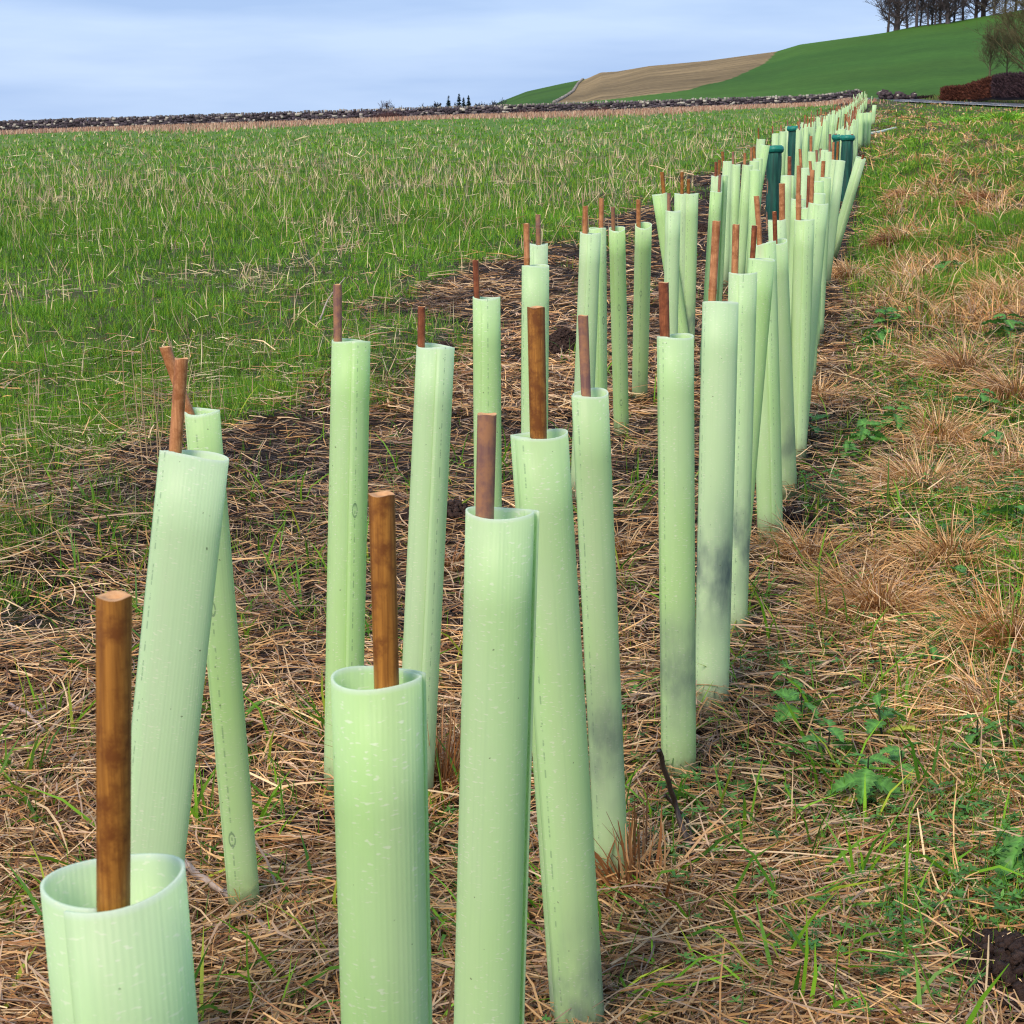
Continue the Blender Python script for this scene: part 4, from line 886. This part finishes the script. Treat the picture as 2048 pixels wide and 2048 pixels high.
def nettle(px, py, h, size, pairs, label, yel=0, lean=(0, 0)):
    P = hit(px, py); P = np.array([P[0], P[1], float(gm(P[0], P[1]))]); e = empty('nettle', P); tag(e, label, 'nettle', 'nettles among the straw')
    e.rotation_euler = (lean[0], lean[1], random.uniform(0, 6.28)); s_ = link('stem', STEM, e); s_.scale = (h*.9+.02, h*.9+.02, h)
    for k in range(pairs):
        zz = h*(1-.62*k/max(1, pairs-1)) if pairs > 1 else h
        for q in (0, 1):
            y_ = yel and k == pairs-1; lf = link('leaf', LEAF[4] if y_ else LEAF[random.randrange(4)], e); sz = size*(.62+.38*min(1, k/1.5))*random.uniform(.85, 1.15)
            lf.location = (0, 0, zz); lf.scale = (sz*.9, sz, sz); lf.rotation_euler = (random.uniform(-.3, .55), random.uniform(-.45, .45), k*math.pi/2+q*math.pi+random.uniform(-.3, .3))
            if y_: lf['label'] = 'yellowing leaf'
nettle(1600, 1480, 0.079, 0.065, 4, 'four leaved nettle on the straw right of the tall upright shelter')
nettle(1570, 1420, 0.061, 0.047, 3, 'small nettle just above and behind the four leaved one')
nettle(1770, 1530, 0.113, 0.058, 4, 'nettle on a dark stalk with a yellowing lower leaf, behind the largest one', 1, (.2, .2))
nettle(1730, 1650, 0.110, 0.062, 5, 'largest nettle with big toothed leaves and a yellowed one beneath', 1)
nettle(1655, 1560, 0.088, 0.066, 3, 'nettle with upright leaves just behind the largest one')
nettle(1800, 1600, 0.077, 0.058, 3, 'nettle between the largest one and the dark stalked one')
nettle(1950, 1560, 0.099, 0.055, 3, 'nettle half sunk in straw left of the single pale one')
nettle(1560, 900, 0.077, 0.056, 3, 'dark low nettle at the foot of the right hand bunch')
nettle(1990, 930, 0.110, 0.080, 4, 'nettle in the bright weeds at the right edge above the pale tussock')
nettle(2035, 1420, .09, .055, 3, 'small nettle at the right edge just under the tall tawny tussock')
nettle(1930, 1220, .08, .055, 4, 'nettle in the dead grass above the tall tawny tussock')
nettle(2030, 1080, .09, .065, 4, 'nettle at the right edge in the densest bright weeds')
nettle(1860, 1370, .07, .050, 3, 'nettle beside the small straw gap left of the wispy tussock')
nettle(1960, 820, .10, .085, 4, 'broad nettle on the verge above the densest bright weeds')
nettle(1620, 880, .08, .070, 4, 'nettle close to the right hand bunch, upper one by the straw edge')
nettle(2010, 1540, 0.105, 0.058, 3, 'single pale nettle near the right edge beside tall blades')
nettle(2040, 1790, 0.079, 0.087, 4, 'nettle cut by the right edge just above the dark soil heap')
nettle(1500, 1600, 0.044, 0.041, 3, 'small low nettle by the foot of the dark broken stalk')
nettle(1380, 1610, 0.044, 0.035, 3, 'tiny nettle in the straw left of the small low one')
nettle(1730, 900, 0.087, 0.079, 5, 'nettle of the dark patch beside the row, left of a bright one')
nettle(1790, 880, 0.105, 0.079, 5, 'bright nettle of the patch beside the row, right hand one')
nettle(1690, 930, 0.070, 0.063, 4, 'lowest nettle of the patch beside the row')
nettle(1830, 640, 0.105, 0.090, 4, 'distant nettle on the verge, upper one with broad leaves')
nettle(1770, 660, 0.105, 0.085, 5, 'distant nettle on the verge nearer to the row')
nettle(1755, 700, 0.105, 0.079, 5, 'distant dark nettle on the verge, below the upper ones')
nettle(2010, 690, 0.122, 0.106, 5, 'broad dark leaved nettle clump at the right edge of the verge')
nettle(1900, 570, 0.122, 0.106, 4, 'small far nettle high on the verge')
nettle(1150, 905, 0.052, 0.047, 3, 'little nettle in the straw between the shelters right of the golden cane')

# ------------------------------------------------------------------ tufts, stalks, molehills
def tuft(px, py, n, h, spread, label, pal=STR, p=pl, E0=1.2, wd=.0026, r0=.02, az=None, bm=1.6):
    P = hit(px, py); P = np.array([P[0], P[1], float(gm(P[0], P[1]))]); e = empty('dead_grass_tuft', P); tag(e, label, 'grass tuft')
    flop = random.uniform(2.6, 4.4); a = np.where(rng.random(n) < .5, rng.random(n)*6.283, rng.normal(flop, .9, n)); r_ = np.abs(rng.normal(0, r0, n))
    Q = np.stack([np.cos(a)*r_, np.sin(a)*r_, -.01+0*a], 1)
    V, f = ribbons(Q, a+rng.normal(0, .4, n), rng.uniform(.5, 1.1, n)*h, np.maximum(rng.uniform(.7, 1.3, n)*wd, .0004*P[1]), E0-r_/r0*spread*.5+rng.normal(0, .12, n), rng.normal(bm, .7, n), rng.uniform(-1.3, 1.3, n), 3, [1, .9, .7, .2])
    V[:, 2] = np.maximum(V[:, 2], -.004)
    o = link('blades', mesh_np('blades', V, f, M_straw, np.repeat(pick(pal, n, p), 8, 0)), e); o['kind'] = 'stuff'
    return e
RUST = np.array([[.34, .14, .045], [.26, .10, .035], [.42, .20, .08], [.50, .29, .14]])
tuft(1285, 1800, 110, .17, .35, 'cut rusty stubble clump at the foot of the smudged shelters', RUST, None, 1.3, .0045, .035, bm=.35)
tuft(884, 1600, 520, .21, .35, 'rusty dead tuft behind the split golden cane shelter', RUST, None, 1.25, .0022, .04, bm=.6)
tuft(905, 1150, 160, .14, .5, 'small rusty tuft left of the slim straight shelter', RUST, None, 1.1, .0022, .03)
tuft(1760, 1240, 840, 0.20, .9, 'large tan tussock on the right below the green patch', p=[.3, .3, .1, .15, .05, .05, .05], r0=.07)
tuft(1700, 1200, 520, 0.17, .9, 'tan tussock leaning left beside the large one', p=[.3, .3, .1, .15, .05, .05, .05], r0=.05)
tuft(1850, 990, 920, 0.22, .9, 'broad pale tussock on the verge right of the nettle patch', p=[.3, .2, .3, .1, .0, .05, .05], r0=.09)
tuft(2020, 1330, 480, .24, .4, 'tall tawny tussock at the right edge above the nettles', p=[.35, .3, .1, .2, .05, 0, 0], r0=.07)
tuft(1990, 1460, 160, .22, .3, 'upright wispy tuft at the right edge below the tall tawny tussock', r0=.05)
tuft(1985, 455, 840, 0.25, .9, 'rounded reddish tussock high on the right verge', RUST, None, 1.15, .003, .12)
tuft(1800, 510, 760, 0.23, .9, 'dark centred reddish tussock on the verge right of the leaning shelter', RUST*.8, None, 1.15, .003, .10)
tuft(1810, 410, 480, 0.23, .9, 'small pale tussock above the dark centred one', r0=.08)
tuft(1930, 760, 600, 0.25, .9, 'straw coloured tussock in the middle of the verge', r0=.08)
tuft(2030, 800, 520, 0.25, .9, 'straw coloured tussock at the right edge of the verge', r0=.08)
tuft(2010, 250, 500, .55, .5, 'lush bright green grass clump beside the road', GRS*1.7, None, 1.2, .02, .8)
tuft(1940, 252, 300, .40, .5, 'lower bright green clump left of the lush one by the road', GRS*1.5, None, 1.2, .02, .8)
tuft(1620, 1120, 500, .15, .9, 'matted golden tussock between the right hand bunch and the large tan tussock', p=[.4, .3, .15, .1, .05, 0, 0], r0=.08)
tuft(1900, 1140, 700, .20, .9, 'matted golden tussock under the broad pale one on the right', p=[.4, .3, .15, .1, .05, 0, 0], r0=.10)
tuft(1640, 800, 500, .18, .9, 'pale tussock beside the foot of the right hand bunch', p=[.4, .2, .3, .1, 0, 0, 0], r0=.09)
tuft(1880, 880, 600, .22, .9, 'golden tussock above the broad pale one, in mid verge', p=[.4, .2, .3, .1, 0, 0, 0], r0=.10)
tuft(1700, 560, 500, .22, .9, 'golden tussock just right of the foot of the leaning shelter', p=[.4, .2, .3, .1, 0, 0, 0], r0=.10)
tuft(2020, 620, 700, .26, .9, 'wide golden tussock at the right edge in the far verge', p=[.4, .2, .3, .1, 0, 0, 0], r0=.14)
tuft(1930, 1620, 200, .12, .9, 'flattened straw tussock between the two nearest right nettles', p=[.4, .2, .3, .1, 0, 0, 0], r0=.06)
tuft(1250, 1110, 90, .14, .3, 'thin brown stalk tuft between the two tall middle shelters', STR, pl, 1.3, .003, .02)
def polytube(P, rr, sd):
    d = np.gradient(P, axis=0); d /= np.linalg.norm(d, axis=1)[:, None]; u = np.cross(d, [.13, .21, 1.]); u /= np.linalg.norm(u, axis=1)[:, None]; v = np.cross(d, u)
    th = np.arange(sd)/sd*6.28318; n = len(P)
    V = P[:, None]+(np.cos(th)[None, :, None]*u[:, None]+np.sin(th)[None, :, None]*v[:, None])*np.asarray(rr)[:, None, None]
    i = np.arange(n*sd).reshape(n, sd); j = np.roll(i, -1, 1)
    f = [np.stack([i[:-1], j[:-1], j[1:], i[1:]], -1).reshape(-1, 4)]; V = np.concatenate([V.reshape(-1, 3), P[:1], P[-1:]]); k = np.arange(0, sd-1, 2)
    for e_, c_ in ((0, n*sd), (n-1, n*sd+1)):
        a = i[e_]; f.append(np.array([[a[q], a[(q+1) % sd], a[(q+2) % sd], c_] for q in k]))
    return V, np.concatenate(f)
def stalk(pts, r, label, c, cat='stalk', name='dead_stalk', taper=.6):
    """pts: (px, py, height above ground)"""
    Q = []
    for px, py, h in pts:
        P = hit(px, py, h); P[2] = max(P[2], float(gm(P[0], P[1]))+r+.004) if h < .03 else P[2]; Q.append(P)
    Q = np.array(Q); o_ = Q[0].copy(); k = np.linspace(0, len(Q)-1, 7*(len(Q)-1)+1); P = np.stack([np.interp(k, range(len(Q)), Q[:, i])-o_[i] for i in range(3)], 1)
    P[1:-1] += rng.normal(0, min(r*.22, .0018), (len(P)-2, 3)); rr = np.interp(k, [0, len(Q)-1], [r, r*taper])
    V, f = polytube(P, rr, 7)
    ob = link(name, mesh_np(name, V, f, M_straw, np.tile(np.array(c), (len(V), 1))*rng.uniform(.7, 1.3, (len(V), 1)), True)); ob.location = o_
    tag(ob, label, cat); return ob
def upright(px, py, tips, r, label, c, D=None):
    """bunch of thin standing stems given by base and tip pixels"""
    B = hit(px, py); e = empty('dry_grass_stem', B); tag(e, label, 'grass stem'); sg = []
    for (tx, ty, bx) in tips:
        b0 = at(bx, py, B[1])-B; t0 = at(tx, ty, B[1]+random.uniform(-.05, .05))-B; m1 = (b0+t0)/2+np.array([random.gauss(0, .015), 0, 0]); b0[2] -= .02
        sg += [(b0, m1, r, r*.8), (m1, t0, r*.8, r*.4)]
    V, f = tubes_np(sg, 4); link('stem', mesh_np('stem', V, f, M_straw, np.tile(np.array(c), (len(V), 1))*rng.uniform(.8, 1.2, (len(V), 1))), e)
pale = (.50, .38, .27); dk = (.07, .05, .04)
stalk([(1318, 1500, .20), (1352, 1610, .09), (1392, 1745, .01)], .0038, 'blackish broken stalk leaning beside the foot of the tall upright shelter', dk, taper=1.2)
stalk([(1330, 1590, .10), (1375, 1640, .05), (1400, 1760, .0)], .0028, 'thin dark twig crossing behind the blackish broken stalk', (.09, .06, .045))
stalk([(1195, 2035, .01), (1330, 1960, .04), (1490, 1872, .03)], .0035, 'long pale straw stem running diagonally at the bottom right of centre', pale)
stalk([(1505, 2010, .02), (1680, 1998, .03), (1850, 1990, .02)], .0045, 'thick pale stem lying level at the bottom edge', (.42, .33, .24))
stalk([(1415, 1605, .02), (1480, 1660, .02), (1510, 1710, .01)], .005, 'short grey pink stem right of the blackish stalk', (.40, .28, .23))
stalk([(352, 1712, .05), (440, 1780, .04), (545, 1868, .02)], .006, 'grey forked stem crossing the foot of the left leaning shelter', (.42, .33, .28))
stalk([(0, 1520, .02), (45, 1500, .03), (88, 1462, .03)], .006, 'bent pale stem at the left edge', (.50, .36, .24))
stalk([(20, 1408, .03), (60, 1430, .04), (88, 1462, .03)], .004, 'pinkish twig meeting the bent pale stem at the left edge', (.45, .33, .29))
stalk([(380, 1440, .01), (520, 1420, .0), (640, 1392, .01)], .003, 'thin straw between the two left rows of shelters', pale)
stalk([(520, 1810, .02), (600, 1790, .03), (680, 1776, .02)], .005, 'pale straw lying between the left leaning shelter and the split cane one', pale)
stalk([(1400, 1438, .02), (1520, 1412, .03), (1680, 1397, .03)], .004, 'brown grey stem lying level right of the smudged pale shelter', (.30, .22, .17))
stalk([(0, 985, .02), (120, 962, .03), (330, 940, .03)], .0055, 'long pale stem on the straw left of the crossing shelters', pale)
stalk([(0, 1012, .02), (90, 1000, .02), (240, 985, .02)], .005, 'second pale stem lying below the long one at the left', pale)
stalk([(640, 640, .16), (655, 600, .2), (690, 555, .28)], .004, 'broken pale stalk standing left of the tall upright shelter', pale)
stalk([(1610, 1330, .02), (1616, 1400, .0), (1618, 1420, .0)], .003, 'short upright brown stem stump', (.36, .22, .12))
stalk([(1738, 268, .06), (1760, 264, .07), (1792, 256, .07)], .045, 'pale fallen plastic offcut lying on the verge beside the far row', (.62, .68, .52), 'offcut', 'fallen_offcut', 1)
stalk([(1730, 498, .02), (1830, 465, .1), (1870, 458, .1)], .012, 'grey weathered branch half buried in verge grass', (.33, .29, .24), 'branch', 'fallen_branch')
upright(290, 960, [(243, 660, 285), (262, 700, 290), (300, 690, 330), (318, 770, 318), (282, 640, 300)], .0022, 'bunch of tall thin dry stems left of the leaning left shelters', (.42, .30, .16))
upright(350, 930, [(322, 770, 312), (308, 800, 308)], .0015, 'short pair of thin dry stems close to the pale left shelter', (.45, .36, .18))
upright(1070, 560, [(1160, 380, 1060)], .0025, 'single long dry grass stem slanting right over the field edge', (.50, .40, .2))
upright(560, 650, [(600, 560, 585), (560, 600, 560)], .0025, 'two dry stems at the field edge left of the tall upright shelter', pale)

M_mole = noisemat('molehill_soil', (.025, .014, .012), (.085, .052, .042), 90, .006, 400)
def molehill(px, py, rx_, ry_, h, label):
    P = hit(px, py); P = np.array([P[0], P[1], float(gm(P[0], P[1]))]); n = 84
    q = np.linspace(-1, 1, n); XX, YY = np.meshgrid(q, q); rr = np.hypot(XX, YY)
    zz = h*np.clip(1-rr**2, -.2, 1)**.8*1.0 if False else h*np.where(rr < 1, (1-np.clip(rr, 0, 1)**2.2), -(rr-1)*.6)
    wx_, wy_ = XX*rx_, YY*ry_; zz = zz+(fbm(wx_*60+px, wy_*60, 3, 4)-.5)*.026*(rr < 1.05)+(noise(wx_*130+px, wy_*130, 5)-.5)*.012+(noise(wx_*300+px, wy_*300, 6)-.5)*.007
    V = np.stack([wx_, wy_, zz-.004+gm(wx_+P[0], wy_+P[1])-P[2]], -1).reshape(-1, 3); i = np.arange(n*n).reshape(n, n); f = np.stack([i[:-1, :-1], i[:-1, 1:], i[1:, 1:], i[1:, :-1]], -1).reshape(-1, 4)
    e = empty('molehill', P); tag(e, label, 'molehill'); link('soil_mound', mesh_np('soil_mound', V, f, M_mole, None, False), e)
    m_ = 1100; a = rng.random(m_)*6.283; r_ = np.sqrt(rng.random(m_))*1.15; cx, cy = r_*np.cos(a), r_*np.sin(a)
    cz = h*np.clip(1-r_**2.2, 0, 1)+gm(cx*rx_+P[0], cy*ry_+P[1])-P[2]+.002
    V, f = box_cloud(np.stack([cx*rx_, cy*ry_, cz], 1), (.0025+.012*rng.random((m_, 1))**3)*rng.uniform(.7, 1.2, (m_, 3)), rng.random(m_)*3)
    o = link('soil_crumbs', mesh_np('soil_crumbs', V, f, M_mole), e); o['kind'] = 'stuff'
molehill(2035, 2000, .11, .16, .07, 'dark crumbly molehill in the bottom right corner')
molehill(1125, 715, .10, .12, .12, 'dark molehill beside the weathered jointed cane')
molehill(905, 1062, .09, .10, .07, 'molehill hidden between the two toned shelter and the slim one')
molehill(835, 1060, .06, .08, .05, 'dark soil heap behind the split golden cane')
molehill(890, 715, .07, .09, .06, 'far small molehill right of the two toned shelter')
molehill(1405, 470, .12, .14, .09, 'dark molehill left of the left hand cluster of shelters')
molehill(610, 1680, .07, .09, .03, 'bare dark soil heap at the foot of the tall upright left shelter')
molehill(1580, 1050, .08, .10, .03, 'reddish soil patch at the foot of the lone standing shelter')
